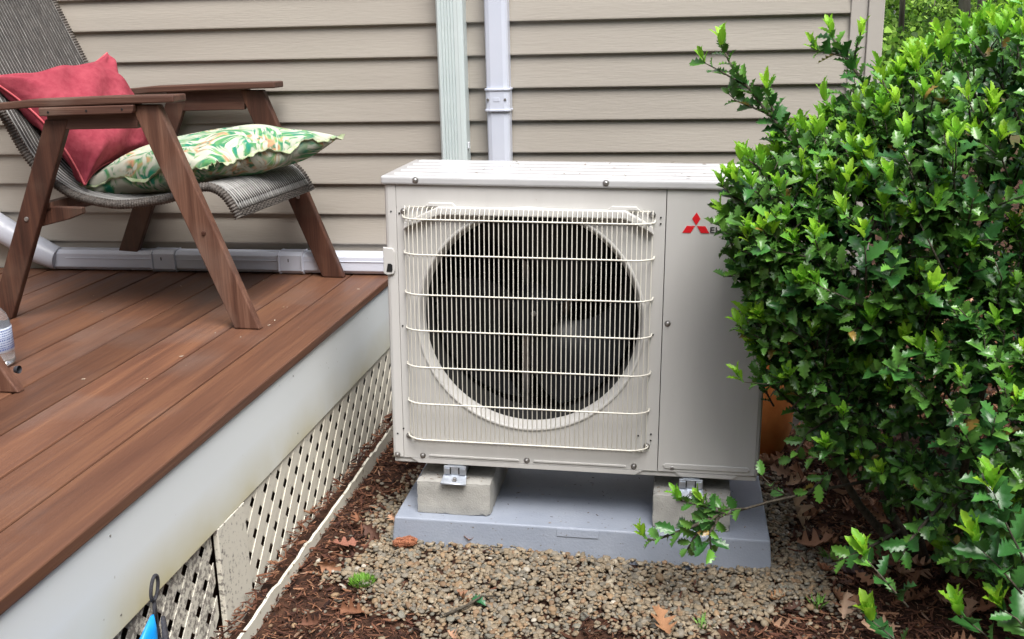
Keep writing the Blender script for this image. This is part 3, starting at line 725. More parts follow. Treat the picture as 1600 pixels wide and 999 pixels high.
    # feet
    for xc in (.168, .782):
        for yy in (0, 1):
            off = 0 if yy == 0 else D - .01
            sg = 1 if yy == 0 else -1
            f_ = MB().box(xc - .030, xc + .030, off - .004 if yy == 0 else off - .004, off + .004, -.042, -.017).build('foot', 'galv', u, bevel=.002)
            MB().box(xc - .028, xc - .010, off - sg * .0055 - .001, off - sg * .0055 + .001, -.040, -.022).build('foot_rib', 'galv', f_ and u, bevel=.001)
            MB().box(xc + .010, xc + .028, off - sg * .0055 - .001, off - sg * .0055 + .001, -.040, -.022).build('foot_rib', 'galv', u, bevel=.001)
            if yy == 0:
                MB().add([(xc - .031, -.002, -.041), (xc + .031, -.002, -.041), (xc + .034, -.030, -.0545), (xc - .034, -.030, -.0545),
                          (xc - .031, .002, -.0475), (xc + .031, .002, -.0475), (xc + .034, -.028, -.0580), (xc - .034, -.028, -.0580)],
                         [(0, 3, 2, 1), (4, 5, 6, 7), (0, 4, 7, 3), (1, 2, 6, 5), (3, 7, 6, 2), (0, 1, 5, 4)]).build('foot_flange', 'galv', u, bevel=.0012)
                MB().tube([(xc - .034, -.030, -.0560), (xc + .034, -.030, -.0560)], .0022, 8).build('flange_lip', 'galv', u, smooth=True)
                for xs_ in (xc - .013, xc + .010):
                    MB().box(xs_, xs_ + .003, -.0070, -.0045, -.038, -.020).build('foot_slot', 'hole', u)
                MB().lathe([(.0005, .006), (.004, .006), (.005, .0045), (.005, 0), (.009, 0), (.009, -.0025)], (xc + .002, -.017, -.0485), 'z', 6).build('foot_bolt', 'screw', u)
        MB().box(xc - .022, xc + .022, .004, D - .014, -.0575, -.0165).build('foot_channel', 'galv', u, bevel=.002)
    return u
build_unit()

def rough_box(x0, x1, y0, y1, z0, z1, step=.012, amp=.0012, chip=.004):
    """a cast block: subdivided faces with slight unevenness and worn arrises"""
    nx, ny, nz = [max(2, int((b - a) / step)) for a, b in ((x0, x1), (y0, y1), (z0, z1))]
    V = {}; verts = []; faces = []
    def vid(i, j, k):
        key = (i, j, k)
        if key in V: return V[key]
        e = (i in (0, nx)) + (j in (0, ny)) + (k in (0, nz))
        x = x0 + (x1 - x0) * i / nx; y = y0 + (y1 - y0) * j / ny; z = z0 + (z1 - z0) * k / nz
        c = Vector(((x0 + x1) / 2, (y0 + y1) / 2, (z0 + z1) / 2)); p = Vector((x, y, z))
        if e >= 2:
            s = random.uniform(.4, 1.) * chip * .45 + (chip * random.random() if random.random() < .12 else 0)
            q = Vector((-1 if i == nx else (1 if i == 0 else 0), -1 if j == ny else (1 if j == 0 else 0), -1 if k == nz else (1 if k == 0 else 0))); p += q * s
        p += Vector((random.uniform(-amp, amp), random.uniform(-amp, amp), random.uniform(-amp, amp))) * .6
        verts.append(tuple(p)); V[key] = len(verts) - 1; return V[key]
    for i in range(nx):
        for j in range(ny):
            for k in (0, nz):
                q = (vid(i, j, k), vid(i + 1, j, k), vid(i + 1, j + 1, k), vid(i, j + 1, k)); faces.append(q if k else q[::-1])
    for i in range(nx):
        for k in range(nz):
            for j in (0, ny):
                q = (vid(i, j, k), vid(i, j, k + 1), vid(i + 1, j, k + 1), vid(i + 1, j, k)); faces.append(q if j else q[::-1])
    for j in range(ny):
        for k in range(nz):
            for i in (0, nx):
                q = (vid(i, j, k), vid(i, j + 1, k), vid(i, j + 1, k + 1), vid(i, j, k + 1)); faces.append(q if i else q[::-1])
    return MB().add(verts, faces)

def place_local(o):
    o.matrix_world = Matrix.Translation(OU) @ RU; return o
for bx, lab in ((.066, 'grey concrete block under the left foot of the heat pump'), (.6874, 'grey concrete block under the right foot of the heat pump, behind the leafy twig')):
    o = rough_box(bx, bx + .198, -.0145, .372, -.1505, -.0588, .011).build('concrete_block', 'concrete', smooth='auto')
    place_local(o); tag(o, lab, 'concrete block', 'concrete blocks under the heat pump')

def build_pad():
    p = unit_empty('equipment_pad', (0, 0, 0), 'blue grey equipment pad lying on the gravel beneath the concrete blocks', 'pad')
    x0, x1, y0, y1, zt, zb = .0115, .9839, -.0479, .42, -.1510, -.262
    d = .010
    v = [(x0 - d, y0 - d, zb), (x1 + d, y0 - d, zb), (x1 + d, y1 + d, zb), (x0 - d, y1 + d, zb), (x0, y0, zt), (x1, y0, zt), (x1, y1, zt), (x0, y1, zt)]
    MB().add(v, [(0, 3, 2, 1), (4, 5, 6, 7), (0, 1, 5, 4), (1, 2, 6, 5), (2, 3, 7, 6), (3, 0, 4, 7)]).build('pad_slab', 'pad', p, bevel=.005, seg=3)
    MB().add([(.444, y0 - .0015, zt - .003), (.552, y0 - .0015, zt - .003), (.552, y0 - .0045, zt - .024), (.444, y0 - .0045, zt - .024),
              (.444, y0 + .004, zt - .003), (.552, y0 + .004, zt - .003), (.552, y0 + .002, zt - .024), (.444, y0 + .002, zt - .024)],
             [(0, 3, 2, 1), (4, 5, 6, 7), (0, 1, 5, 4), (3, 7, 6, 2), (0, 4, 7, 3), (1, 2, 6, 5)]).build('moulded_plate', 'pad', p, bevel=.0012)
build_pad()

# ------------------------------------------------------------------ lounge chair
CH_ORIG = (-.225, -1.035, 0); CH_ROT = -.054
def bar(mb, p0, p1, w0, w1, y0, y1):
    """flat timber in the x-z plane from p0 to p1 with horizontal cuts; w = horizontal widths"""
    a, b = p0, p1
    return mb.prism([(a[0] - w0 / 2, a[1]), (b[0] - w1 / 2, b[1]), (b[0] + w1 / 2, b[1]), (a[0] + w0 / 2, a[1])], y0, y1, 'y')

PROFILE = [(-1.215, 1.13), (-1.20, 1.10), (-1.125, .925), (-1.085, .835), (-1.035, .725), (-.985, .622), (-.95, .552), (-.920, .493), (-.890, .450), (-.855, .415), (-.824, .393), (-.787, .371), (-.745, .356), (-.709, .348), (-.67, .342), (-.63, .339), (-.58, .342), (-.529, .349), (-.48, .356), (-.435, .368), (-.40, .380), (-.372, .389), (-.35, .393), (-.329, .391), (-.308, .382), (-.290, .367), (-.274, .345), (-.262, .322), (-.254, .306)]
PROFILE = [(x + .225 - .003, z) for x, z in PROFILE]
def catmull(P, n):
    P = [Vector(p) for p in P]; out = []
    for i in range(len(P) - 1):
        a, b, c, d = P[max(i - 1, 0)], P[i], P[i + 1], P[min(i + 2, len(P) - 1)]
        for k in range(n):
            t = k / n; out.append(.5 * ((2 * b) + (c - a) * t + (2 * a - 5 * b + 4 * c - d) * t * t + (3 * b - a - 3 * c + d) * t ** 3))
    out.append(P[-1]); return out
PR = catmull(PROFILE, 5)
def build_chair():
    ch = empty('lounge_chair', CH_ORIG, 'dark wood lounge chair with a curved grey wicker seat, cushions on it', 'chair', rot=(0, 0, CH_ROT))
    for (ya, yb_, s) in ((-.013, .013, -1), (.632, .658, 1)):
        bar(MB(), (.0, 0), (-.245, .628), .078, .085, ya, yb_).build('leg', 'worn_wood' if s < 0 else 'chair_wood', ch, bevel=.004)
        bar(MB(), (-.805, 0), (-.523, .590), .078, .075, ya + .001, yb_ - .001).build('leg', 'chair_wood', ch, bevel=.004)
        MB().prism([(-.555, .560), (-.275, .564), (-.262, .633), (-.555, .628)], ya + .003, yb_ - .003, 'y').build('apron', 'arm_wood', ch, bevel=.003)
        MB().prism([(-.560, .600), (-.272, .606), (-.268, .613), (-.266, .6295), (-.560, .6235)], *((ya - .022, ya - .0005) if s < 0 else (yb_ + .0005, yb_ + .022)), 'y').build('cleat', 'arm_wood', ch, bevel=.003)
        for xx in (-.53, -.41, -.30) if s < 0 else ():
            MB().lathe([(.0005, -.001), (.0032, -.001), (.0035, .001)], (xx, ya - .0222, .6145 + (xx + .41) * .03), 'y', 10).build('screw_hole', 'hole', ch)
        a0, a1 = (-.030, .040) if s < 0 else (.605, .675)
        arm = [(-.80, .608), (-.60, .6225), (-.35, .6300), (-.145, .6345), (-.145, .6545), (-.35, .6520), (-.60, .6450), (-.80, .6285)]
        MB().prism(arm, a0, a1, 'y').build('armrest', 'arm_wood', ch, bevel=.004)
        MB().lathe([(.0005, -.004), (.006, -.0035), (.007, .001)], (-.105, ya, .275), 'y', 12).build('bolt', 'screw' if s > 0 else 'chair_wood', ch, smooth='auto')
        MB().lathe([(.0005, -.003), (.006, -.0025), (.007, .001)], (-.665, ya, .305), 'y', 12).build('bolt', 'screw', ch, smooth='auto')
    # cross rails
    MB().prism([(-.675, .290), (-.595, .325), (-.595, .352), (-.675, .340)], .014, .631, 'y').build('stretcher', 'chair_wood', ch, bevel=.004)
    MB().prism([(-.675, .270), (-.55, .300), (-.50, .318), (-.50, .336), (-.675, .34)], .014, .036, 'y').build('seat_bearer', 'chair_wood', ch, bevel=.003)
    MB().prism([(-.675, .270), (-.55, .300), (-.50, .318), (-.50, .336), (-.675, .34)], .610, .630, 'y').build('seat_bearer', 'chair_wood', ch, bevel=.003)
    # wrapped side rails
    def path_len(P):
        L_ = [0]
        for i in range(1, len(P)): L_.append(L_[-1] + (P[i] - P[i - 1]).length)
        return L_
    LL = path_len(PR)
    def at(s):
        s = max(0, min(LL[-1], s))
        for i in range(1, len(PR)):
            if LL[i] >= s:
                t = (s - LL[i - 1]) / (LL[i] - LL[i - 1]); return PR[i - 1].lerp(PR[i], t)
        return PR[-1]
    nseg = int(LL[-1] / .00175)
    for yy in (.062, .583):
        pts = [(at(LL[-1] * i / nseg).x, yy, at(LL[-1] * i / nseg).y) for i in range(nseg + 1)]
        rad = [.0122 + .0020 * math.sin(2 * PI * i / 5) for i in range(nseg + 1)]
        MB().tube(pts, rad, 10).build('seat_rail', 'wicker', ch, smooth=True)
    MB().tube([(PR[0].x, .062, PR[0].y), (PR[0].x - .004, .3, PR[0].y + .004), (PR[0].x, .583, PR[0].y)], .013, 10).build('top_rail', 'wicker', ch, smooth=True)
    nr = 36; n2 = 110
    for k in range(nr):
        yy = .062 + .018 + (.521 - .036) * k / (nr - 1)
        pts = []
        for i in range(n2 + 1):
            p = at(LL[-1] * .985 * i / n2); q = at(LL[-1] * .985 * i / n2 + .004); d = (q - p); nrm = Vector((d.y, -d.x)) if d.length else Vector((0, 1))
            if nrm.length > 0: nrm.normalize()
            sag = -.006
            pts.append((p.x + nrm.x * sag, yy + random.uniform(-.0006, .0006), p.y + nrm.y * sag))
        MB().tube(pts, .0034, 6).build('wicker_rod', 'rod', ch, smooth=True)
        if k < nr - 1:
            MB().tube([(x + .006, y + .0069, z - .007) for x, y, z in pts[::3]], .0042, 5).build('under_rod', 'under', ch, smooth=True)
    for i in range(15):
        p = at(LL[-1] * (.03 + .062 * i))
        MB().tube([(p.x, .066, p.y - .004), (p.x, .58, p.y - .004)], .0030, 6).build('cross_band', 'wicker', ch, smooth=True)
    # woven bands: strands going over and under the rods
    def weave(s0, s1, name, lift=.0012):
        m = int((s1 - s0) / .0050) + 1
        for j in range(m):
            s = s0 + (s1 - s0) * j / max(1, m - 1); p = at(s); q = at(s + .003); d = (q - p); 
            if d.length < 1e-6: d = p - at(s - .003)
            nrm = Vector((-d.y, d.x)).normalized()
            pts = []
            for i in range(121):
                yy = .066 + .514 * i / 120; h_ = .0030 * math.sin(PI * (yy - .08) / (.485 / (nr - 1)) + PI * (j % 2)) + lift - .001
                pts.append((p.x + nrm.x * h_, yy, p.y + nrm.y * h_))
            MB().tube(pts, .0027, 5).build(name, 'wicker', ch, smooth=True)
    T = LL[-1]
    weave(T - .072, T - .001, 'woven_strand')
    weave(T - .146, T - .120, 'woven_strand')
    weave(.30, .312, 'woven_strand')
    ca = math.cos(CH_ROT)
    return ch
build_chair()

# ------------------------------------------------------------------ cushions
def pillow(name, c00, c10, c11, c01, thick, mat, seam_mat, label, bulge=1., pinch=.10, wr=.010, seed=1, seam=.0035, flange=0., ruffle=0., top_n=None, exp=.42):
    g = np.random.default_rng(seed); N = 64
    c00, c10, c11, c01 = [np.array(c, float) for c in (c00, c10, c11, c01)]
    cen = (c00 + c10 + c11 + c01) / 4
    nrm = np.cross(c10 - c00, c01 - c00); nrm /= np.linalg.norm(nrm)
    if top_n is not None and nrm.dot(np.array(top_n)) < 0: nrm = -nrm
    ph = g.uniform(0, 6.28, 12)
    def pt(a, b, side):
        # a,b in -1..1; edges curve in between the corners
        a2 = a * (1 - pinch * (1 - b * b) * abs(a) ** 3); b2 = b * (1 - pinch * (1 - a * a) * abs(b) ** 3)
        s, t = (a2 + 1) / 2, (b2 + 1) / 2
        p = c00 * (1 - s) * (1 - t) + c10 * s * (1 - t) + c11 * s * t + c01 * (1 - s) * t
        e = max(0., (1 - a * a)) ** exp * max(0., (1 - b * b)) ** exp
        h = thick * e
        w_ = wr * (math.sin(5 * a + 3 * b + ph[0]) * .5 + math.sin(11 * a - 7 * b + ph[1] + side) * .30 + math.sin(9 * b + 2 * math.sin(4 * a + ph[4]) + ph[2]) * .4)
        # gathers radiating from the corners
        for ci, (ca_, cb_) in enumerate(((-1, -1), (1, -1), (1, 1), (-1, 1))):
            da, db = a - ca_, b - cb_; rr = math.hypot(da, db); th = math.atan2(db, da)
            w_ += wr * .9 * math.exp(-rr * rr / .28) * math.sin(9 * th + ph[5 + ci]) * min(1, rr * 3)
        w_ *= min(1, e * 2.2)
        r = ruffle * (math.sin(8 * a + ph[3]) * (1 - a * a) ** .5 * abs(b) ** 6 + math.sin(8 * b + ph[2]) * (1 - b * b) ** .5 * abs(a) ** 6)
        return p + nrm * (side * h * (bulge if side > 0 else 2 - bulge) + w_ + r)
    V = []; F = []
    ts = [math.sin((i / N - .5) * PI) for i in range(N + 1)]
    for side in (1, -1):
        for i in range(N + 1):
            for j in range(N + 1): V.append(tuple(pt(ts[i], ts[j], side) - cen))
    m = (N + 1) ** 2
    for i in range(N):
        for j in range(N):
            q = i * (N + 1) + j; F.append((q, q + N + 1, q + N + 2, q + 1)); F.append((m + q, m + q + 1, m + q + N + 2, m + q + N + 1))
    root = empty(name, tuple(cen), label, 'cushion')
    MB().add(V, F).build('cover', mat, root, smooth=True)
    # seam running round the edge
    loop = [(ts[i], -1) for i in range(N)] + [(1, ts[i]) for i in range(N)] + [(ts[N - i], 1) for i in range(N)] + [(-1, ts[N - i]) for i in range(N)]
    lp = [Vector(pt(a, b, 1)) - Vector(cen) for a, b in loop]
    if flange > 0:
        v = []; f = []
        for k, (a, b) in enumerate(loop):
            o = lp[k]; out = o.normalized(); fl = flange * (1 + .25 * math.sin(k * .9)) * (1.5 if (abs(a) > .93 and abs(b) > .93) else 1.)
            dz = .006 * math.sin(k * .55) + .003 * math.sin(k * 1.7)
            v += [tuple(o * .995 + Vector(nrm) * .0016), tuple(o + out * fl + Vector(nrm) * (dz + .0012)), tuple(o + out * fl + Vector(nrm) * (dz - .0012)), tuple(o * .995 - Vector(nrm) * .0016)]
        n = len(loop)
        for k in range(n):
            a = 4 * k; b = 4 * ((k + 1) % n)
            for q in range(4): f.append((a + q, a + (q + 1) % 4, b + (q + 1) % 4, b + q))
        MB().add(v, f).build('flange', seam_mat, root, smooth='auto')
    else:
        MB().tube(lp + [lp[0]], seam, 7, caps=False).build('piping', seam_mat, root, smooth=True)
    return root

pillow('red_cushion', (-.745, -.925, .392), (-.715, -.50, .405), (-.880, -.480, .757), (-1.005, -.945, .708), .088, 'red_velvet', 'red_piping',
       'faded red velvet cushion propped against the wicker backrest', pinch=.25, wr=.012, seed=4, bulge=1.25, top_n=(1, 0, .5))
pillow('patterned_cushion', (-.820, -.875, .372), (-.325, -.950, .455), (-.098, -.520, .486), (-.575, -.470, .462), .080, 'tropical', 'tropical_edge',
       'green and cream tropical leaf print cushion lying on the wicker seat', pinch=.07, wr=.006, seed=9, flange=.012, ruffle=.010, bulge=.98, top_n=(0, 0, 1))

# ------------------------------------------------------------------ stool leg at the left edge, bottle
def build_stool():
    s = empty('footstool', (-.582, -1.60, 0), 'weathered wooden footstool on the deck, mostly beyond the left edge', 'footstool')
    dx = {0: 0, 1: -.55}
    for yy in (-.03, -.45):
        bar(MB(), (.0, 0), (-.20, .33), .062, .06, yy, yy + .028).build('leg', 'worn_wood', s, bevel=.004)
        bar(MB(), (-.56, 0), (-.37, .33), .062, .06, yy, yy + .028).build('leg', 'worn_wood', s, bevel=.004)
    MB().box(-.46, -.12, -.422, -.031, .18, .215).build('shelf_rail', 'worn_wood', s, bevel=.003)
    for k in range(6):
        MB().box(-.515 + k * .065, -.46 + k * .065, -.50, .02, .331, .350).build('slat', 'worn_wood', s, bevel=.003)
    MB().lathe([(.0005, -.012), (.008, -.011), (.010, 0)], (.012, .012, .045), 'x', 12).build('bolt', 'black_cord', s, smooth='auto')
build_stool()

def build_bottle():
    c = (-.742, -1.437)
    b = empty('water_bottle', (c[0], c[1], .0005), 'clear plastic bottle with blue and white label, on the deck at far left', 'bottle')
    body = [(.001, .002), (.030, .001), (.043, .006), (.047, .014), (.047, .030), (.045, .034), (.0475, .040), (.0475, .105), (.046, .118), (.040, .136), (.028, .152), (.0155, .162), (.0145, .178)]
    MB().lathe(body, (0, 0, 0), 'z', 40).build('bottle_body', 'clear', b, smooth=True)
    MB().lathe([(.0150, .168), (.0162, .168), (.0162, .188), (.0150, .190), (.0005, .190)], (0, 0, 0), 'z', 24).build('cap', 'cap', b, smooth='auto')
    lab = MB().lathe([(.0480, .042), (.0485, .0425), (.0485, .1035), (.0480, .104)], (0, 0, 0), 'z', 48).build('label', 'label', b, smooth=True)
    mb = MB()
    g = random.Random(3)
    for r_ in range(9):
        z = .048 + r_ * .006; a = -1.6
        while a < 1.2:
            da = g.uniform(.02, .09); h_ = .0028 if r_ % 4 else .0042
            n = 3; v = []
            for i in range(n + 1):
                t = a + da * i / n
                for rr, zz in ((.0489, z), (.0489, z + h_)): v.append((rr * math.cos(t), rr * math.sin(t), zz))
            mb.add(v, [(2 * i, 2 * i + 2, 2 * i + 3, 2 * i + 1) for i in range(n)]); a += da + g.uniform(.015, .04)
    mb.build('label_print', 'label_ink', lab)
build_bottle()

# ------------------------------------------------------------------ blue bag with a loop at the bottom left
def build_bag():
    b = empty('blue_bag', (.085, -2.33, ground_h(.085, -2.33).item()), 'bright blue cloth bag with a black cord loop, at the foot of the deck', 'bag')
    g = b.location.z
    tip = Vector((.085, -2.236, -.183)); v = []; f = []; n = 20; m = 12
    for i in range(m + 1):
        t = i / m; c = tip.lerp(Vector((-.02 + .09, -2.42, -.47)), t); r = .006 + .13 * t ** .8
        for k in range(n):
            a = 2 * PI * k / n; rr = r * (1 + .10 * math.sin(3 * a + 2 * t) + .03 * math.sin(7 * a))
            v.append((c.x + rr * .42 * math.cos(a), c.y + rr * math.sin(a), c.z - .02 * math.sin(a) * t))
    for i in range(m):
        for k in range(n): k2 = (k + 1) % n; f.append((i * n + k, i * n + k2, (i + 1) * n + k2, (i + 1) * n + k))
    f.append(tuple(range(n))[::-1]); f.append(tuple(m * n + k for k in range(n)))
    mb = MB().add(v, f); mb.v = [(x - b.location.x, y - b.location.y, z - g) for x, y, z in mb.v]
    mb.build('cloth', 'blue_fabric', b, smooth=True)
    pts = []
    for i in range(33):
        a = 2 * PI * i / 32; pts.append((.085, -2.222 + .013 * math.sin(a) + .012 * (1 - math.cos(a)) * .5, -.160 + .042 * (.5 - .5 * math.cos(a)) * 1.0))
    pts = [(.087, -2.232, -.20)] + pts + [(.087, -2.225, -.22), (.100, -2.235, -.30)]
    mb = MB().tube(pts, .0034, 8); mb.v = [(x - b.location.x, y - b.location.y, z - g) for x, y, z in mb.v]
    mb.build('cord_loop', 'black_cord', b, smooth=True)
    mb = MB().tube([(.104, -2.232, -.185), (.115, -2.25, -.28), (.125, -2.28, -.45)], [.004, .009, .012], 8); mb.v = [(x - b.location.x, y - b.location.y, z - g) for x, y, z in mb.v]
    mb.build('strap', 'black_cord', b, smooth=True)
    mb = MB().tube([(.118, -2.268, -.205), (.118, -2.335, -.255), (.12, -2.38, -.33)], [.003, .006, .006], 8); mb.v = [(x - b.location.x, y - b.location.y, z - g) for x, y, z in mb.v]
    mb.build('black_edging', 'black_cord', b, smooth=True)
build_bag()

# ------------------------------------------------------------------ planter behind the unit
def build_planter():
    p = empty('terracotta_planter', (1.235, -.50, -.53), 'orange terracotta planter behind the right side of the heat pump', 'planter')
    prof = [(.001, 0), (.065, 0), (.082, .02), (.104, .09), (.109, .16), (.102, .24), (.090, .32), (.086, .36), (.098, .375), (.098, .40), (.084, .40), (.082, .37), (.001, .35)]
    MB().lathe(prof, (0, 0, 0), 'z', 48).build('pot', 'terracotta', p, smooth='auto')
    MB().lathe([(.001, .0), (.075, .0), (.083, -.004)], (0, 0, .362), 'z', 24).build('potting_soil', 'soil', p)
build_planter()

# ------------------------------------------------------------------ gravel, mulch, litter
GP = [(.22, -.80), (.17, -1.02), (.155, -1.20), (.165, -1.38), (.17, -1.52), (.30, -1.63), (.49, -1.72), (.72, -1.72), (.80, -1.64), (1.06, -1.58), (1.34, -1.50), (1.42, -1.25), (1.30, -1.00), (1.26, -.70), (.3, -.70)]
def in_poly(x, y, P):
    r = np.zeros(len(x), bool); n = len(P)
    for i in range(n):
        x1, y1 = P[i]; x2, y2 = P[(i + 1) % n]
        c = ((y1 > y) != (y2 > y)) & (x < (x2 - x1) * (y - y1) / (y2 - y1 + 1e-12) + x1); r ^= c
    return r
def wob(x, y): return .045 * np.sin(9 * x + 4 * y) * np.cos(7 * y - 3 * x) + .03 * np.sin(23 * x + 1) * np.sin(19 * y + 2)
def gravel():
    n = 37000
    x = rng.uniform(.0, 1.55, n); y = rng.uniform(-1.95, -.62, n)
    a = in_poly(x + wob(x, y) + rng.normal(0, .028, n), y + wob(y, x) + rng.normal(0, .028, n), GP)
    stray = rng.random(n) < .035
    keep = (a & (rng.random(n) < .97)) | (stray & (x > .08))
    # nothing under the middle of the pad
    U3 = np.array(RU.to_3x3()); loc = (np.stack([x, y, np.full(n, -.5)], 1) - np.array(OU)) @ U3
    keep &= ~((loc[:, 0] > .03) & (loc[:, 0] < .965) & (loc[:, 1] > -.035))
    x, y = x[keep], y[keep]; n = len(x)
    s = np.exp(rng.normal(np.log(.0053), .30, n)); s = np.clip(s, .003, .0105)
    sc = np.stack([s * rng.uniform(.9, 1.4, n), s * rng.uniform(.75, 1.1, n), s * rng.uniform(.42, .72, n)], 1)
    z = ground_h(x, y) + .004 + rng.random(n) * .012 + .006 * np.sin(11 * x) * np.cos(13 * y)
    # a gentle bank against the pad
    R = rand_rot(n); flat = frames(np.stack([rng.normal(size=n), rng.normal(size=n), rng.normal(size=n) * .25], 1), np.tile([0., 0, 1], (n, 1)) + rng.normal(size=(n, 3)) * .3)
    pal = np.array([(.25, .20, .14), (.225, .185, .135), (.285, .235, .17), (.19, .17, .14), (.26, .18, .11), (.165, .15, .125), (.32, .28, .22), (.22, .145, .09), (.175, .17, .145), (.42, .39, .34)])
    w_ = np.array([.20, .18, .15, .13, .09, .09, .05, .05, .05, .01]); w_ /= w_.sum()
    col = pal[rng.choice(len(pal), n, p=w_)] * rng.uniform(.68, 1.04, (n, 1)) * np.array([1.0, .98, .93])
    protos = []
    for k in range(4):
        v = ICO[0].copy(); g = np.random.default_rng(k + 3); ax = g.normal(size=(5, 3)); 
        v *= (1 + .10 * np.sin(v @ ax.T * 1.6).sum(1) / 2.2)[:, None]; protos.append((v, ICO[1]))
    o = mass('gravel', protos, flat, sc, np.stack([x, y, z], 1), col, 'pebble', pick=rng.integers(0, 4, n))
    tag(o, 'tan and grey pea gravel around the equipment pad', 'gravel', kind='stuff')
gravel()

CHIP = None
def chip_proto(seed):
    g = np.random.default_rng(seed); v = []; m = 2
    for i in range(m + 1):
        t = i / m - .5; w_ = .5 * (1 - .6 * abs(2 * t) ** 2) * (.22 + .16 * g.random()); zc = .10 * (t * t * 2 - .2) * g.uniform(.3, 1); yc = g.uniform(-.04, .04)
        v += [(t, yc - w_, zc), (t, yc + w_, zc + .01), (t, yc + w_ * .8, zc + .06), (t, yc - w_ * .8, zc + .05)]
    f = []
    for i in range(m):
        a = 4 * i; b = a + 4
        for q in range(4): f.append((a + q, a + (q + 1) % 4, b + (q + 1) % 4, b + q))
    return np.array(v), np.array(f)
def mulch():
    n = 105000
    x = rng.uniform(-.0, 2.7, n); y = rng.uniform(-2.3, .3, n)
    left = (x < .9); dens = rng.random(n)
    gr = in_poly(x + wob(x, y) + rng.normal(0, .03, n), y + wob(y, x) + rng.normal(0, .03, n), GP)
    keep = (~gr | (dens < .045)) & (x > .004) & ~((y > -.31) & (x < 1.57))
    keep &= ~((x > 1.7) & (dens < .35)) & ~((y > -.5) & (dens < .3))
    x, y = x[keep], y[keep]; n = len(x)
    L_ = np.clip(np.exp(rng.normal(np.log(.0125), .55, n)), .005, .045)
    wd = L_ * rng.uniform(.4, 1.3, n)
    sc = np.stack([L_, np.minimum(wd, .03), L_ * rng.uniform(.5, 1.1, n)], 1)
    z = ground_h(x, y) + rng.random(n) * .016
    # mulch heaped in the strip between lattice and rail
    st = (x < .045) & (y > -1.9); z = np.where(st, ground_h(x, y) + .045 + rng.random(n) * .012, z)
    xd = np.stack([rng.normal(size=n), rng.normal(size=n), rng.normal(size=n) * .28], 1)
    R = frames(xd, np.tile([0., 0, 1], (n, 1)) + rng.normal(size=(n, 3)) * .5)
    pal = np.array([(.095, .042, .028), (.145, .066, .041), (.21, .10, .058), (.055, .027, .021), (.27, .145, .085), (.028, .016, .014), (.33, .21, .145)])
    w_ = np.array([.25, .24, .15, .19, .06, .09, .02]); col = pal[rng.choice(len(pal), n, p=w_)] * rng.uniform(.8, 1.25, (n, 1))
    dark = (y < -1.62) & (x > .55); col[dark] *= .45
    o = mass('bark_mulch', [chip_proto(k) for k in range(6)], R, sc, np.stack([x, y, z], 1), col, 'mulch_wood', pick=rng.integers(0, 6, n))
    tag(o, 'dark reddish brown shredded bark mulch over the bed', 'mulch', kind='stuff')
mulch()

def oak_leaf(seed):
    """lobed, curled dead leaf, unit length along x"""
    g = np.random.default_rng(seed); n = 15; v = []; f = []
    curl, bow, tw = g.uniform(.3, 2.2), g.uniform(.3, 1.1), g.uniform(-1.4, 1.4)
    for i in range(n):
        t = i / (n - 1); env = math.sin(PI * min(1, t * .93 + .06)) ** .8 * .33
        lobe = .58 + .42 * math.cos(2 * PI * (t * 3.6 + .1)); w_ = env * lobe + .012; zc = bow * (t - .5) ** 2
        ct, st = math.cos(tw * (t - .5)), math.sin(tw * (t - .5)); sweep = .10 * lobe
        for s in (-1, -.5, 0, .5, 1):
            yy = s * w_; zz = zc + curl * yy * yy * 2.2 + .03 * abs(s)
            v.append((t + sweep * abs(s) * .8, yy * ct - zz * st * .3, zz * ct + yy * st))
    for i in range(n - 1):
        for s in range(4):
            q = i * 5 + s; f.append((q, q + 5, q + 6, q + 1))
    return np.array(v), np.array(f)
OAK = [oak_leaf(k) for k in range(6)]
LEAFPAL = np.array([(.30, .155, .09), (.22, .10, .055), (.38, .23, .15), (.15, .07, .045), (.45, .30, .20), (.09, .045, .032)])
def litter():
    n = 3600
    x = rng.uniform(1.2, 3.4, n); y = rng.uniform(-2.0, 2.2, n)
    keep = ~in_poly(x + wob(x, y), y, GP) & ~((y > -.32) & (x < 1.6)); keep &= rng.random(n) < np.where(y < -1.45, .25, 1.)
    x, y = x[keep], y[keep]
    x = np.concatenate([x, rng.uniform(.06, .5, 26)]); y = np.concatenate([y, rng.uniform(-1.95, -.7, 26)]); n = len(x)
    s = rng.uniform(.028, .08, n); z = ground_h(x, y) + .008 + rng.random(n) * .03
    R = frames(np.stack([rng.normal(size=n), rng.normal(size=n), rng.normal(size=n) * .25], 1), np.tile([0., 0, 1.2], (n, 1)) + rng.normal(size=(n, 3)) * .8)
    col = LEAFPAL[rng.choice(6, n, p=[.27, .2, .15, .18, .06, .14])] * rng.uniform(.8, 1.2, (n, 1))
    o = mass('leaf_litter', OAK, R, np.stack([s, s, s], 1), np.stack([x, y, z], 1), col, 'dead_leaf', pick=rng.integers(0, 6, n))
    tag(o, 'brown fallen oak leaves carpeting the bed beneath and beyond the holly', 'leaf litter', kind='stuff')
litter()

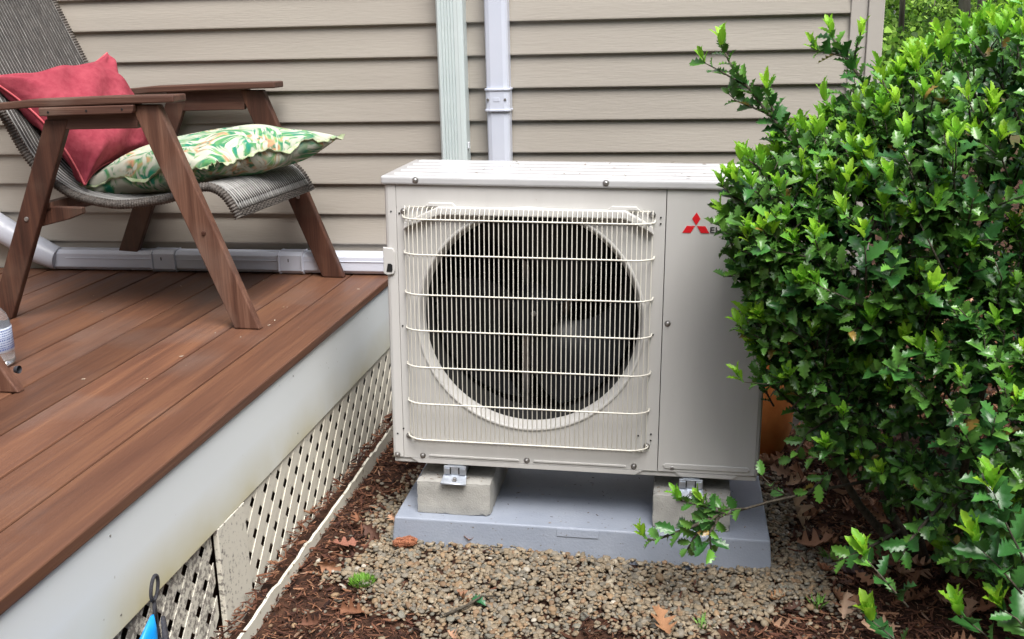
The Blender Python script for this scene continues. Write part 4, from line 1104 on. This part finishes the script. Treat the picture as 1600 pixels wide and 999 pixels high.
def single_leaf(name, proto, col, size, loc, rot, label, cat='leaf', mat='dead_leaf', group=None):
    me = one_piece(name, proto, col, mat); o = bpy.data.objects.new(name, me); COL.objects.link(o)
    o.location = loc; o.rotation_euler = rot; o.scale = (size,) * 3; tag(o, label, cat, group); return o
GL = 'large oak leaves lying on the bed'
def gz(x, y, d=.012): return ground_h(x, y).item() + d
for i, (x, y, dz, rot, s, col, lab) in enumerate((
    (1.322, -1.085, .025, (.5, -1.0, 2.0), .105, (.52, .36, .24), 'pale tan oak leaf standing upright right of the equipment pad'),
    (1.300, -1.18, .018, (.1, -.1, .3), .105, (.40, .21, .13), 'pinkish brown oak leaf flat on the gravel edge right of the pad'),
    (.985, -1.675, .020, (.2, -.15, 1.9), .10, (.36, .19, .10), 'orange brown oak leaf at the very front of the dark mulch'),
    (.105, -1.40, .030, (.15, .2, .6), .075, (.30, .13, .09), 'russet curled leaf between the lattice rail and the gravel'),
    (1.375, -1.53, .020, (.3, -1.1, 1.4), .065, (.44, .31, .22), 'beige folded leaf on its edge at the front right of the gravel'),
    (1.215, -1.47, .016, (.1, .1, .8), .05, (.42, .21, .10), 'small orange leaf on the front right gravel'),
    (1.46, -1.32, .02, (.3, .2, 2.5), .08, (.12, .08, .075), 'dark grey brown leaf in the mulch under the holly'))):
    single_leaf('oak_leaf', OAK[i % 6], col, s, (x, y, gz(x, y, dz)), rot, lab, group=GL)

def bark_chunk():
    v = ICO[0].copy(); v = v * np.array([.034, .014, .013]); v += .0025 * np.sin(v[:, [1, 2, 0]] * 420)
    mb = MB().add(v.tolist(), ICO[1].tolist())
    for k in range(16):
        a = k * 2.4; xx = -.026 + .052 * (k / 15); r = .0125 * math.sqrt(max(.05, 1 - (xx / .034) ** 2))
        c = Vector((xx, r * math.cos(a), r * math.sin(a) * .9)); mb.box(c.x - .006, c.x + .005, c.y - .003, c.y + .003, c.z - .003, c.z + .003)
    m = noise_mat('russet_cone', (.20, .065, .03), (.36, .14, .07), scale=120, rough=.85, bump=.6, bscale=200)
    o = mb.build('pine_cone', m, smooth='auto'); x, y = .290, -1.335
    o.location = (x, y, gz(x, y, .026)); o.rotation_euler = (.1, -.08, .35)
    tag(o, 'russet scaly cone lying against the front left corner of the pad', 'pine cone')
bark_chunk()

def twig(name, pts, r, lab):
    c = Vector(pts[0]); mb = MB().tube([Vector(p) - c for p in pts], [r * (1 - .6 * i / (len(pts) - 1)) for i in range(len(pts))], 6)
    o = mb.build(name, 'bark', smooth=True); o.location = c; tag(o, lab, 'twig')
twig('twig', [(.47, -1.66, gz(.47, -1.66, .02)), (.52, -1.62, gz(.52, -1.62, .03)), (.545, -1.585, gz(.545, -1.585, .035)), (.585, -1.56, gz(.585, -1.56, .022))], .0045, 'bent brown twig lying on the gravel near the front')

def grass_tuft(name, x, y, n, hgt, rad, col, lab):
    blade = (np.array([(0, -.5, 0), (0, .5, 0), (.35, -.4, .02), (.35, .4, .02), (.7, -.28, .10), (.7, .28, .10), (1, 0, .22)]), np.array([(0, 2, 3, 1), (2, 4, 5, 3), (4, 6, 6, 5)]))
    bf = np.array([(0, 2, 3), (0, 3, 1), (2, 4, 5), (2, 5, 3), (4, 6, 5)]); blade = (blade[0] * np.array([1, .12, 1]), bf)
    a = rng.uniform(0, 6.28, n); rr = rad * np.sqrt(rng.random(n)); d = np.stack([np.cos(a) * .7, np.sin(a) * .7, rng.uniform(.35, 1.1, n)], 1)
    pos = np.stack([rr * np.cos(a), rr * np.sin(a), np.zeros(n)], 1)
    s = hgt * rng.uniform(.5, 1.1, n)
    o = mass(name, [blade], frames(d, np.tile([0., 0, 1], (n, 1)) + rng.normal(size=(n, 3)) * .3), np.stack([s, s * 1.6, s], 1), pos, np.array(col)[None] * rng.uniform(.7, 1.3, (n, 1)), 'grass')
    o.location = (x, y, gz(x, y, .018)); tag(o, lab, 'weed')
grass_tuft('moss_tuft', .238, -1.545, 300, .015, .030, (.15, .33, .04), 'bright green tuft of moss on the gravel left of the pad')
grass_tuft('weed_seedling', 1.325, -1.475, 30, .026, .02, (.16, .34, .06), 'tiny green seedling at the right end of the gravel')
grass_tuft('weed_sprout', 1.385, -1.21, 34, .026, .022, (.12, .26, .05), 'small green sprout among leaves right of the pad')
grass_tuft('weed_shoot', 1.06, -1.60, 22, .022, .018, (.16, .34, .06), 'small green shoot beside the front orange brown leaf')

# ------------------------------------------------------------------ holly
def holly_leaf(seed, young=False):
    """spined leaf folded on its midrib, arched and wavy, unit length along x"""
    g = np.random.default_rng(seed); n = 11; v = []; f = []
    fold = g.uniform(.35, .7); droop = g.uniform(-.1, .55); tw = g.uniform(-.7, .7); ws = .205 if not young else .155; wav = g.uniform(.12, .3)
    for i in range(n):
        t = i / (n - 1); env = math.sin(PI * t ** .9) ** .7
        tip = (i % 2 == 0) and 1 < i < n - 1
        w_ = ws * env * ((1.36 if tip else .80) if not young else (1.1 if tip else .93)) + (.010 if 0 < i < n - 1 else .003)
        zc = -droop * (t - .25) ** 2 + .02; ct, st = math.cos(tw * (t - .3)), math.sin(tw * (t - .3)); sp = .045 if tip else 0
        for s_ in (-1, -.55, 0, .55, 1):
            yy = s_ * w_; zz = fold * abs(yy) + (wav * w_ * (1 if tip else -.6) if abs(s_) == 1 else 0) - (.3 * fold * w_ if abs(s_) == 1 else 0)
            v.append((t + sp * abs(s_), yy * ct - zz * st, zc + zz * ct + yy * st))
    for i in range(n - 1):
        for s_ in range(4): q = i * 5 + s_; f.append((q, q + 5, q + 6, q + 1))
    return np.array(v), np.array(f)
HOLLY = [holly_leaf(k) for k in range(6)]; YOUNG = [holly_leaf(20 + k, True) for k in range(4)]

BLOBS = [((1.66, -1.20, .28), (.46, .46, .34)), ((1.40, -1.38, .36), (.27, .30, .22)), ((1.60, -1.40, .50), (.32, .34, .19)), ((2.0, -1.10, .50), (.50, .55, .34)),
         ((1.53, -1.28, .04), (.25, .30, .27)), ((1.85, -1.45, .05), (.42, .42, .45)), ((1.70, -1.08, -.15), (.30, .34, .24)), ((1.29, -1.42, .36), (.17, .20, .19)), ((2.15, -1.1, .0), (.45, .5, .45)), ((1.53, -1.38, .60), (.20, .26, .13)), ((1.74, -1.45, .64), (.26, .28, .17)), ((1.30, -1.42, .50), (.12, .14, .09)), ((1.185, -1.47, .40), (.10, .13, .13)), ((1.24, -1.46, .30), (.11, .13, .15)), ((1.36, -1.40, -.02), (.11, .15, .16)), ((1.26, -1.42, .18), (.12, .16, .16))]
def bush():
    g = np.random.default_rng(21); gg = random.Random(5)
    root = empty('holly_bush', (1.66, -1.18, -.54), 'large glossy holly bush with lime new growth, overlapping the right side of the heat pump', 'shrub')
    off = np.array([1.66, -1.18, -.54])
    def inside(p, k=1.):
        r = np.zeros(len(p), bool)
        for c, s in BLOBS: r |= (((p - np.array(c)) / (np.array(s) * k)) ** 2).sum(1) < 1
        return r
    tips = []; norms = []
    for c, s in BLOBS:
        m = int(880 * (s[0] * s[1] + s[1] * s[2] + s[0] * s[2]) / .35)
        d = g.normal(size=(m, 3)); d /= np.linalg.norm(d, axis=1)[:, None]
        p = np.array(c) + d * np.array(s) * (1 + g.normal(0, .085, m))[:, None]; nn = d / np.array(s); nn /= np.linalg.norm(nn, axis=1)[:, None]
        k = ~inside(p, .93); tips.append(p[k]); norms.append(nn[k])
    tips = np.concatenate(tips); norms = np.concatenate(norms)
    k = (tips[:, 2] > -.50)
    low = tips[:, 2] < -.02; k &= ~(low & (g.random(len(tips)) < .5))
    # thin out the far side, which the trunk and crown hide
    k &= ~((norms[:, 1] > .35) & (g.random(len(tips)) < .45))
    tips, norms = tips[k], norms[k]
    P = []; X = []; Z = []; Sz = []; Cc = []; Yg = []
    bm = MB(); 
    def leaf(p, d, up_, s, col, young):
        P.append(p); X.append(d); Z.append(up_); Sz.append(s); Cc.append(col); Yg.append(young)
    pal = np.array([(.028, .105, .024), (.04, .14, .030), (.055, .18, .038), (.020, .075, .022), (.075, .22, .045)])
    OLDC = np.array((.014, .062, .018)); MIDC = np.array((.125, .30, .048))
    def sprig(pts, nl, young=0, size=.036, stem_r=.0016, lush=1.):
        """a shoot along pts: old leaves in a spiral, young lime leaves at the tip"""
        pts = [np.array(q, float) for q in pts]; n = len(pts)
        bm.tube([Vector(q - off) for q in pts], [stem_r * (1.6 - i / (n - 1)) for i in range(n)], 5)
        seg = [np.linalg.norm(pts[i + 1] - pts[i]) for i in range(n - 1)]; T = sum(seg); ang = gg.uniform(0, 6)
        def at(s):
            s *= T
            for i in range(n - 1):
                if s <= seg[i] or i == n - 2: return pts[i] + (pts[i + 1] - pts[i]) * min(1, s / seg[i]), (pts[i + 1] - pts[i]) / seg[i]
                s -= seg[i]
        tint = gg.uniform(.7, 1.3)
        for i in range(nl):
            s = .12 + .86 * i / max(1, nl - 1); p, d = at(s); ang += 2.4 + gg.uniform(-.3, .3)
            a = np.cross(d, [0, 0, 1.]); a = a / (np.linalg.norm(a) + 1e-6) if np.linalg.norm(a) > .05 else np.array([1., 0, 0]); b = np.cross(d, a)
            side = a * math.cos(ang) + b * math.sin(ang); pit = gg.uniform(.45, .95) + .25 * s
            x = side + d * pit + np.array([0, 0, .22]); sz = size * gg.uniform(.6, 1.22) * (1 if s < .85 else .85)
            zz = d * .8 + np.array([0, -.35, .9]) + np.array([gg.gauss(0, .25) for _ in range(3)])
            age = gg.random() * .6 + s * .55; old_ = gg.random() < .012
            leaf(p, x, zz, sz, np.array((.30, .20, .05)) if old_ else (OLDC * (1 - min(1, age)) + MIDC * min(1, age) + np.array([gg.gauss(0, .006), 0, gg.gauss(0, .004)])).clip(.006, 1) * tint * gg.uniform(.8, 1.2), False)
        if young:
            p, d = at(1.); dd = d * .6 + np.array([0, 0, .9]); dd /= np.linalg.norm(dd)
            bm.tube([Vector(p - off), Vector(p + dd * .02 - off)], [.0014, .0009], 4)
            yc = gg.uniform(0, 1)
            c0 = np.array((.20, .50, .04)) * (1 - yc) + np.array((.40, .68, .05)) * yc
            for i in range(young):
                ang += 2.4; a = np.cross(dd, [.3, 1, .1]); a /= np.linalg.norm(a); b = np.cross(dd, a); side = a * math.cos(ang) + b * math.sin(ang)
                pit = 1.4 + 1.6 * (i / young); x = side + dd * pit * gg.uniform(.8, 1.4); q = p + dd * (.022 * i / young)
                leaf(q, x, dd - side * .3, size * gg.uniform(.72, 1.08) * (1 - .2 * i / young), c0 * gg.uniform(.8, 1.2), True)
    base = np.array([1.66, -1.18, -.45])
    for p, nn in zip(tips, norms):
        d = nn * .75 + np.array([0, 0, .55]) + g.normal(size=3) * .28; d /= np.linalg.norm(d); L_ = g.uniform(.075, .13)
        mid = p - d * L_ * .5 + g.normal(size=3) * .006; b0 = p - d * L_ * .95 + (base - p) * .03
        light = max(0, nn[2]) * .4 + (.30 if p[2] > .1 else .13) ; young = 0
        if g.random() < light: young = int(g.integers(4, 8))
        sprig([b0, mid, p], int(g.integers(7, 11)), young, size=.043 * g.uniform(.8, 1.15))
    # long shoots that break the outline
    LS = [([(1.345, -1.45, .471), (1.223, -1.45, .559), (1.154, -1.45, .639), (1.085, -1.45, .728), (1.068, -1.45, .762)], 30, 5, .037),
          ([(1.223, -1.45, .559), (1.180, -1.44, .620), (1.165, -1.44, .668)], 9, 5, .034),
          ([(1.16, -1.45, .625), (1.10, -1.45, .650), (1.085, -1.45, .664)], 6, 0, .034),
          ([(1.12, -1.45, .68), (1.06, -1.46, .715), (1.035, -1.46, .728)], 5, 4, .030),
          ([(1.436, -1.40, .586), (1.365, -1.40, .680), (1.315, -1.40, .745), (1.295, -1.40, .775)], 17, 6, .038),
          ([(1.32, -1.40, .735), (1.268, -1.40, .748)], 5, 5, .032),
          ([(1.34, -1.40, .71), (1.345, -1.41, .76), (1.35, -1.41, .775)], 5, 4, .032),
          ([(1.529, -1.35, -.222), (1.351, -1.40, -.245), (1.203, -1.45, -.267), (1.10, -1.50, -.282), (1.03, -1.50, -.300)], 0, 0, .04),
          ([(1.25, -1.43, -.258), (1.213, -1.44, -.235), (1.185, -1.45, -.20)], 3, 0, .036),
          ([(1.15, -1.48, -.272), (1.10, -1.50, -.268), (1.055, -1.50, -.255)], 7, 4, .035),
          ([(1.11, -1.50, -.280), (1.05, -1.50, -.262), (1.005, -1.50, -.252)], 7, 5, .034),
          ([(1.09, -1.50, -.284), (1.02, -1.51, -.315), (.945, -1.50, -.355), (.925, -1.50, -.352)], 10, 5, .036),
          ([(1.08, -1.50, -.288), (1.04, -1.51, -.330), (1.02, -1.51, -.370)], 9, 0, .038),
          ([(1.09, -1.50, -.286), (1.07, -1.52, -.320), (1.075, -1.53, -.365)], 9, 0, .038),
          ([(1.10, -1.50, -.284), (1.085, -1.50, -.290), (1.06, -1.49, -.300)], 6, 0, .036),
          ([(1.194, -1.45, .288), (1.14, -1.45, .272), (1.085, -1.45, .268)], 5, 0, .030),
          ([(1.23, -1.45, .36), (1.15, -1.47, .345), (1.115, -1.47, .320)], 7, 0, .034),
          ([(1.269, -1.50, .057), (1.187, -1.50, .038), (1.135, -1.50, .042)], 4, 6, .034),
          ([(1.26, -1.48, .40), (1.172, -1.50, .424), (1.105, -1.50, .450), (1.078, -1.50, .475)], 13, 5, .033),
          ([(1.25, -1.48, .48), (1.17, -1.50, .50), (1.13, -1.50, .53)], 9, 5, .033),
          ([(1.15, -1.48, .405), (1.11, -1.50, .410), (1.085, -1.50, .416)], 8, 0, .034),
          ([(1.21, -1.48, .438), (1.12, -1.50, .423), (1.085, -1.50, .416)], 8, 4, .032),
          ([(1.226, -1.50, .10), (1.165, -1.50, .145), (1.125, -1.50, .165)], 7, 4, .030),
          ([(1.32, -1.48, .02), (1.26, -1.50, .01), (1.22, -1.50, .04)], 7, 5, .030),
          ([(1.32, -1.46, .30), (1.24, -1.48, .25), (1.19, -1.48, .235)], 10, 5, .034),
          ([(1.664, -1.50, .581), (1.598, -1.50, .707), (1.54, -1.50, .775)], 15, 5, .040),
          ([(1.62, -1.95, -.14), (1.575, -1.95, -.055), (1.548, -1.95, .005)], 7, 7, .056),
          ([(1.614, -1.95, -.19), (1.572, -1.95, -.14), (1.530, -1.95, -.10)], 6, 6, .054),
          ([(1.628, -1.95, -.33), (1.557, -1.95, -.275), (1.515, -1.95, -.242)], 5, 7, .052),
          ([(1.433, -1.9, -.26), (1.382, -1.9, -.20), (1.352, -1.9, -.165)], 5, 6, .050),
          ([(1.476, -1.9, -.40), (1.414, -1.9, -.33), (1.372, -1.9, -.295)], 5, 6, .050),
          ([(1.66, -1.95, -.30), (1.61, -1.95, -.24), (1.585, -1.95, -.225)], 5, 7, .052),
          ([(1.50, -1.45, -.32), (1.42, -1.48, -.36), (1.36, -1.50, -.38)], 9, 0, .040),
          ([(1.55, -1.6, -.18), (1.48, -1.68, -.22), (1.45, -1.72, -.25)], 9, 0, .044),
          ([(1.45, -1.35, -.15), (1.34, -1.42, -.20), (1.29, -1.45, -.24)], 11, 0, .040),
          ([(1.40, -1.35, -.05), (1.29, -1.42, -.10), (1.25, -1.45, -.16)], 10, 0, .040)]
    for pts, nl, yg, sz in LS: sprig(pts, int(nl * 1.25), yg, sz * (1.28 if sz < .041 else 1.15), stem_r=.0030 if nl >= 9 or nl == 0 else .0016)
    # inner leaves
    m = 9000; p = np.stack([g.uniform(1.1, 2.6, m), g.uniform(-1.9, -.6, m), g.uniform(-.45, .8, m)], 1); ins = inside(p, .90) & ~inside(p, .55); p = p[ins]
    lw = p[:, 2] < -.05; p = p[~(lw & (g.random(len(p)) < .55))]
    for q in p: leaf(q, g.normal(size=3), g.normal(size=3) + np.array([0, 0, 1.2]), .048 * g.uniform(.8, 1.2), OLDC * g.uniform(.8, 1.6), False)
    P = np.array(P); X = np.array(X); Z = np.array(Z); Sz = np.array(Sz); Cc = np.array(Cc); Yg = np.array(Yg)
    R = frames(X, Z)
    # the 300 leaves that show largest are parts of their own
    cp = np.array(CAM); dist = np.linalg.norm(P - cp, axis=1)
    fwv = np.array(fw); rv = np.array(r2); uv = np.array(u2); q = P - cp; zc = q @ fwv; px = 800 + 1666.5 * (q @ rv) / zc; py = 499.5 - 1666.5 * (q @ uv) / zc
    inside_f = (px > 0) & (px < 1600) & (py > 0) & (py < 999)
    depth_in = np.zeros(len(P))
    c_all = [np.array(c) for c, s in BLOBS]; s_all = [np.array(s) for c, s in BLOBS]
    dmin = np.min([(((P - c) / s) ** 2).sum(1) for c, s in zip(c_all, s_all)], 0)
    score = Sz / dist * np.where(inside_f, 1, 0) * np.where(dmin > 1.0, 1, .6); top = np.argsort(-score)[:300]
    is_top = np.zeros(len(P), bool); is_top[top] = True
    rest = ~is_top
    old = rest & ~Yg; yng = rest & Yg
    P0 = P - off
    sc3 = np.stack([Sz, Sz * g.uniform(.9, 1.25, len(Sz)), Sz], 1)
    tag(mass('foliage', HOLLY, R[old], sc3[old], P0[old], Cc[old], 'leaf', parent=root, pick=g.integers(0, 6, old.sum())), kind='stuff')
    tag(mass('new_foliage', YOUNG, R[yng], sc3[yng], P0[yng], Cc[yng], 'young_leaf', parent=root, pick=g.integers(0, 4, yng.sum())), kind='stuff')
    shared = {}
    for i in top:
        yn = bool(Yg[i]); kk = (yn, int(g.integers(0, 3)), int(g.integers(0, 3)))
        if kk not in shared:
            col = (np.array([(.22, .52, .04), (.38, .66, .05), (.29, .58, .05)])[kk[2]] if yn else pal[kk[2]] * 1.05)
            shared[kk] = one_piece('leaf', (YOUNG if yn else HOLLY)[kk[1]], col, 'young_leaf' if yn else 'leaf')
        o = bpy.data.objects.new('leaf', shared[kk]); COL.objects.link(o); o.parent = root
        mm = Matrix([[*(R[i][r] * sc3[i]), P0[i][r]] for r in range(3)] + [[0, 0, 0, 1]]); o.matrix_local = mm
    bm.build('twigs', 'bark', root, smooth=True)['kind'] = 'stuff'
    # main stems
    for k in range(11):
        a = 2 * PI * k / 11 + gg.uniform(-.2, .2); r = gg.uniform(.25, .6); top_ = np.array([1.66 + r * math.cos(a) * .8, -1.2 + r * math.sin(a) * .7, gg.uniform(.1, .6)])
        b0 = np.array([1.66 + .05 * math.cos(a), -1.18 + .05 * math.sin(a), -.56]); pts = []
        for i in range(8):
            t = i / 7; pts.append(b0 * (1 - t) + top_ * t + np.array([math.cos(a), math.sin(a), 0]) * .10 * math.sin(PI * t) + g.normal(size=3) * .008 - off)
        MB().tube([Vector(q) for q in pts], [.013 * (1 - .75 * i / 7) for i in range(8)], 7).build('branch', 'bark', root, smooth=True)
    print('holly leaves', len(P), 'sprigs', len(tips))
bush()
for (x, y, rz, lab) in ((.520, -1.58, -.6, 'single dark green holly leaf lying on the gravel'), ):
    single_leaf('holly_leaf', HOLLY[1], (.03, .13, .05), .042, (x, y, gz(x, y, .024)), (.35, -.1, rz), lab, mat='leaf')

# ------------------------------------------------------------------ small debris
def debris():
    g = np.random.default_rng(5)
    fl = (ICO[0] * np.array([1, .45, .18]), ICO[1])
    n = 46; x = np.concatenate([g.uniform(-1.3, -.05, n)]); y = g.uniform(-2.2, -.45, n)
    s = g.uniform(.0012, .0032, n); col = np.array([(.62, .55, .42), (.5, .40, .27), (.7, .66, .55)])[g.integers(0, 3, n)]
    R = frames(np.stack([g.normal(size=n), g.normal(size=n), g.normal(size=n) * .1], 1), np.tile([0., 0, 1], (n, 1)))
    tag(mass('deck_debris', [fl], R, np.stack([s * g.uniform(1, 2.2, n), s, s], 1), np.stack([x, y, np.full(n, .0012)], 1), col, 'mulch_wood'),
        'pale flakes and crumbs scattered over the deck boards', 'debris', kind='stuff')
    U3 = np.array(RU.to_3x3())
    n = 70; u_ = g.uniform(.03, .96, n); v_ = g.uniform(-.03, .3, n); zz = np.full(n, -.1495)
    k = ~((u_ > .06) & (u_ < .27) & (v_ > -.02)) & ~((u_ > .68) & (u_ < .89) & (v_ > -.02)); u_, v_, zz = u_[k], v_[k], zz[k]
    m = 26; u_ = np.concatenate([u_, g.uniform(.08, .25, m), g.uniform(.70, .88, m)]); v_ = np.concatenate([v_, g.uniform(-.005, .03, m), g.uniform(-.005, .05, m)]); zz = np.concatenate([zz, np.full(2 * m, -.0575)])
    m2 = 44; u_ = np.concatenate([u_, g.uniform(.2, .9, m2)]); v_ = np.concatenate([v_, g.uniform(.01, .33, m2)]); zz = np.concatenate([zz, np.full(m2, .7505)])
    n = len(u_); pos = np.stack([u_, v_, zz], 1) @ U3.T + np.array(OU); s = g.uniform(.0012, .0034, n)
    col = np.array([(.10, .07, .05), (.45, .42, .36), (.16, .10, .06), (.28, .22, .15)])[g.integers(0, 4, n)]
    R = frames(np.stack([g.normal(size=n), g.normal(size=n), g.normal(size=n) * .1], 1), np.tile([0., 0, 1], (n, 1)))
    tag(mass('pad_debris', [fl], R, np.stack([s * g.uniform(1, 2.5, n), s, s], 1), pos, col, 'mulch_wood'),
        'crumbs of bark and grit on the pad, blocks and lid', 'debris', kind='stuff')
debris()

# ------------------------------------------------------------------ woods beyond the corner of the house
TRI = (np.array([(0, -.5, 0), (.5, -.42, .1), (1, 0, 0), (.5, .42, .1), (0, .5, 0)]), np.array([(0, 1, 4), (1, 3, 4), (1, 2, 3)]))
def foliage_cloud(name, centers, radii, n, size, cols, parent, g):
    c = np.array(centers); r = np.array(radii); k = g.integers(0, len(c), n); tint = g.uniform(.6, 1.3, len(c)); d = g.normal(size=(n, 3)); d /= np.linalg.norm(d, axis=1)[:, None]
    p = c[k] + d * r[k] * (g.random(n) ** .4)[:, None]
    s = size * g.uniform(.6, 1.4, n); col = np.array(cols)[g.integers(0, len(cols), n)] * g.uniform(.8, 1.25, (n, 1)) * tint[k][:, None]
    R = rand_rot(n, g)
    return tag(mass(name, [TRI], R, s, p, col, 'far_leaf', parent=parent, smooth=False), kind='stuff')
GREENS = [(.13, .27, .035), (.20, .37, .05), (.28, .47, .06), (.07, .15, .025), (.34, .52, .10), (.05, .10, .02)]
def woods():
    g = np.random.default_rng(77)
    T = [(4.72, 12.5, .085, 'darker woodland tree with the thickest trunk, left of the pale slim one'), (5.02, 13.2, .06, 'slim pale woodland tree just right of the thickest trunk'), (4.35, 15.5, .05, 'thin woodland tree nearest the corner post of the house'), (9.0, 26, .16, ''), (11.5, 22, .15, ''), (3.4, 30, .17, ''), (8.0, 34, .18, ''), (14, 30, .2, ''), (5.2, 38, .2, '')]
    for i, (x, y, r, lab) in enumerate(T):
        lab = lab or 'slender woodland tree in fresh spring leaf behind the nearer trunks'
        gz_ = ground_h(x, y).item(); h = g.uniform(9, 13)
        t = empty('woodland_tree', (x, y, gz_), lab, 'tree', 'trees in the woods beyond the house')
        pts = [(g.normal() * .06 * k, g.normal() * .06 * k, h * k / 8) for k in range(9)]
        MB().tube(pts, [r * (1 - .8 * k / 8) for k in range(9)], 9).build('trunk', 'trunk', t, smooth=True)
        cen = []; rad = []
        for b in range(7):
            z = h * g.uniform(.15, .8); a = g.uniform(0, 6.28); L_ = g.uniform(1.2, 2.8)
            e = (L_ * math.cos(a), L_ * math.sin(a), z + L_ * .35); k = int(z / h * 8)
            MB().tube([pts[k], (e[0] * .5, e[1] * .5, z + L_ * .1), e], [r * .4, r * .25, r * .08], 5).build('limb', 'trunk', t, smooth=True)
            cen += [e, (e[0] * .6, e[1] * .6, z + .3)]; rad += [(1.1, 1.1, .6), (.9, .9, .5)]
        cen += [(0, 0, h * .9), (0, 0, h * .75)]; rad += [(1.6, 1.6, 1.3), (2, 2, 1.2)]
        foliage_cloud('crown', cen, rad, 2600, .16, GREENS, t, g)
    for i in range(20):
        y = g.uniform(9, 32); x = 1 + y * g.uniform(.12, .42) if i < 15 else g.uniform(-12, 16); gz_ = ground_h(x, y).item()
        s = empty('understory_shrub', (x, y, gz_), 'yellow green understory shrub in the woods beyond the house', 'shrub', 'shrubs in the woods beyond the house')
        hh = g.uniform(.5, 1.0) if y < 20 else g.uniform(1., 2.4)
        for k in range(3):
            a = g.uniform(0, 6.28); MB().tube([(0, 0, 0), (.15 * math.cos(a), .15 * math.sin(a), hh * .5), (.4 * math.cos(a), .4 * math.sin(a), hh)], [.025, .015, .006], 5).build('stem', 'trunk', s, smooth=True)
        cen = [(g.normal() * .5, g.normal() * .4, hh * g.uniform(.3, 1.1)) for _ in range(7)]; rad = [(g.uniform(.4, .8), g.uniform(.4, .8), g.uniform(.25, .45)) for _ in range(7)]
        foliage_cloud('leaves', cen, rad, 2200, .075, GREENS, s, g)
    # the far edge of the wood reads as one mass
    n = 26000; x = g.uniform(-30, 40, n); y = 46 + g.normal(size=n) * 2 + .02 * (x - 5) ** 2 * 0; z = g.uniform(-.2, 14, n) 
    o = mass('far_woods', [TRI], rand_rot(n, g), .42 * g.uniform(.6, 1.4, n), np.stack([x, y, z], 1), np.array(GREENS)[g.integers(0, 5, n)] * g.uniform(.6, 1.1, (n, 1)), 'far_leaf', smooth=False)
    tag(o, 'bright green wall of far woodland closing the view', 'woodland', kind='stuff')
def sky_blocker():
    # unseen leaf ring added around the camera side to block low sky light
    g = np.random.default_rng(8); n = 20000; a = g.uniform(math.radians(-205), math.radians(25), n); rr = 13 + g.normal(size=n) * .8
    x = rr * np.cos(a); y = -1 + rr * np.sin(a); z = g.uniform(-.4, 7, n) + .8 * np.sin(5 * a)
    o = mass('sky_blocking_leaves', [TRI], rand_rot(n, g), .55 * g.uniform(.7, 1.4, n), np.stack([x, y, z], 1), np.array(GREENS)[g.integers(0, 6, n)] * g.uniform(.5, 1., (n, 1)), 'far_leaf', smooth=False)
    tag(o, 'unseen ring of green leaves added behind the viewer to block low sky light', 'woodland', kind='stuff')
sky_blocker()
woods()
print('objects', len(S.objects), 'tris', sum(sum(len(p.vertices) - 2 for p in m.polygons) if len(m.polygons) < 20000 else len(m.polygons) * 2 for m in {o.data for o in S.objects if o.type == 'MESH'}))
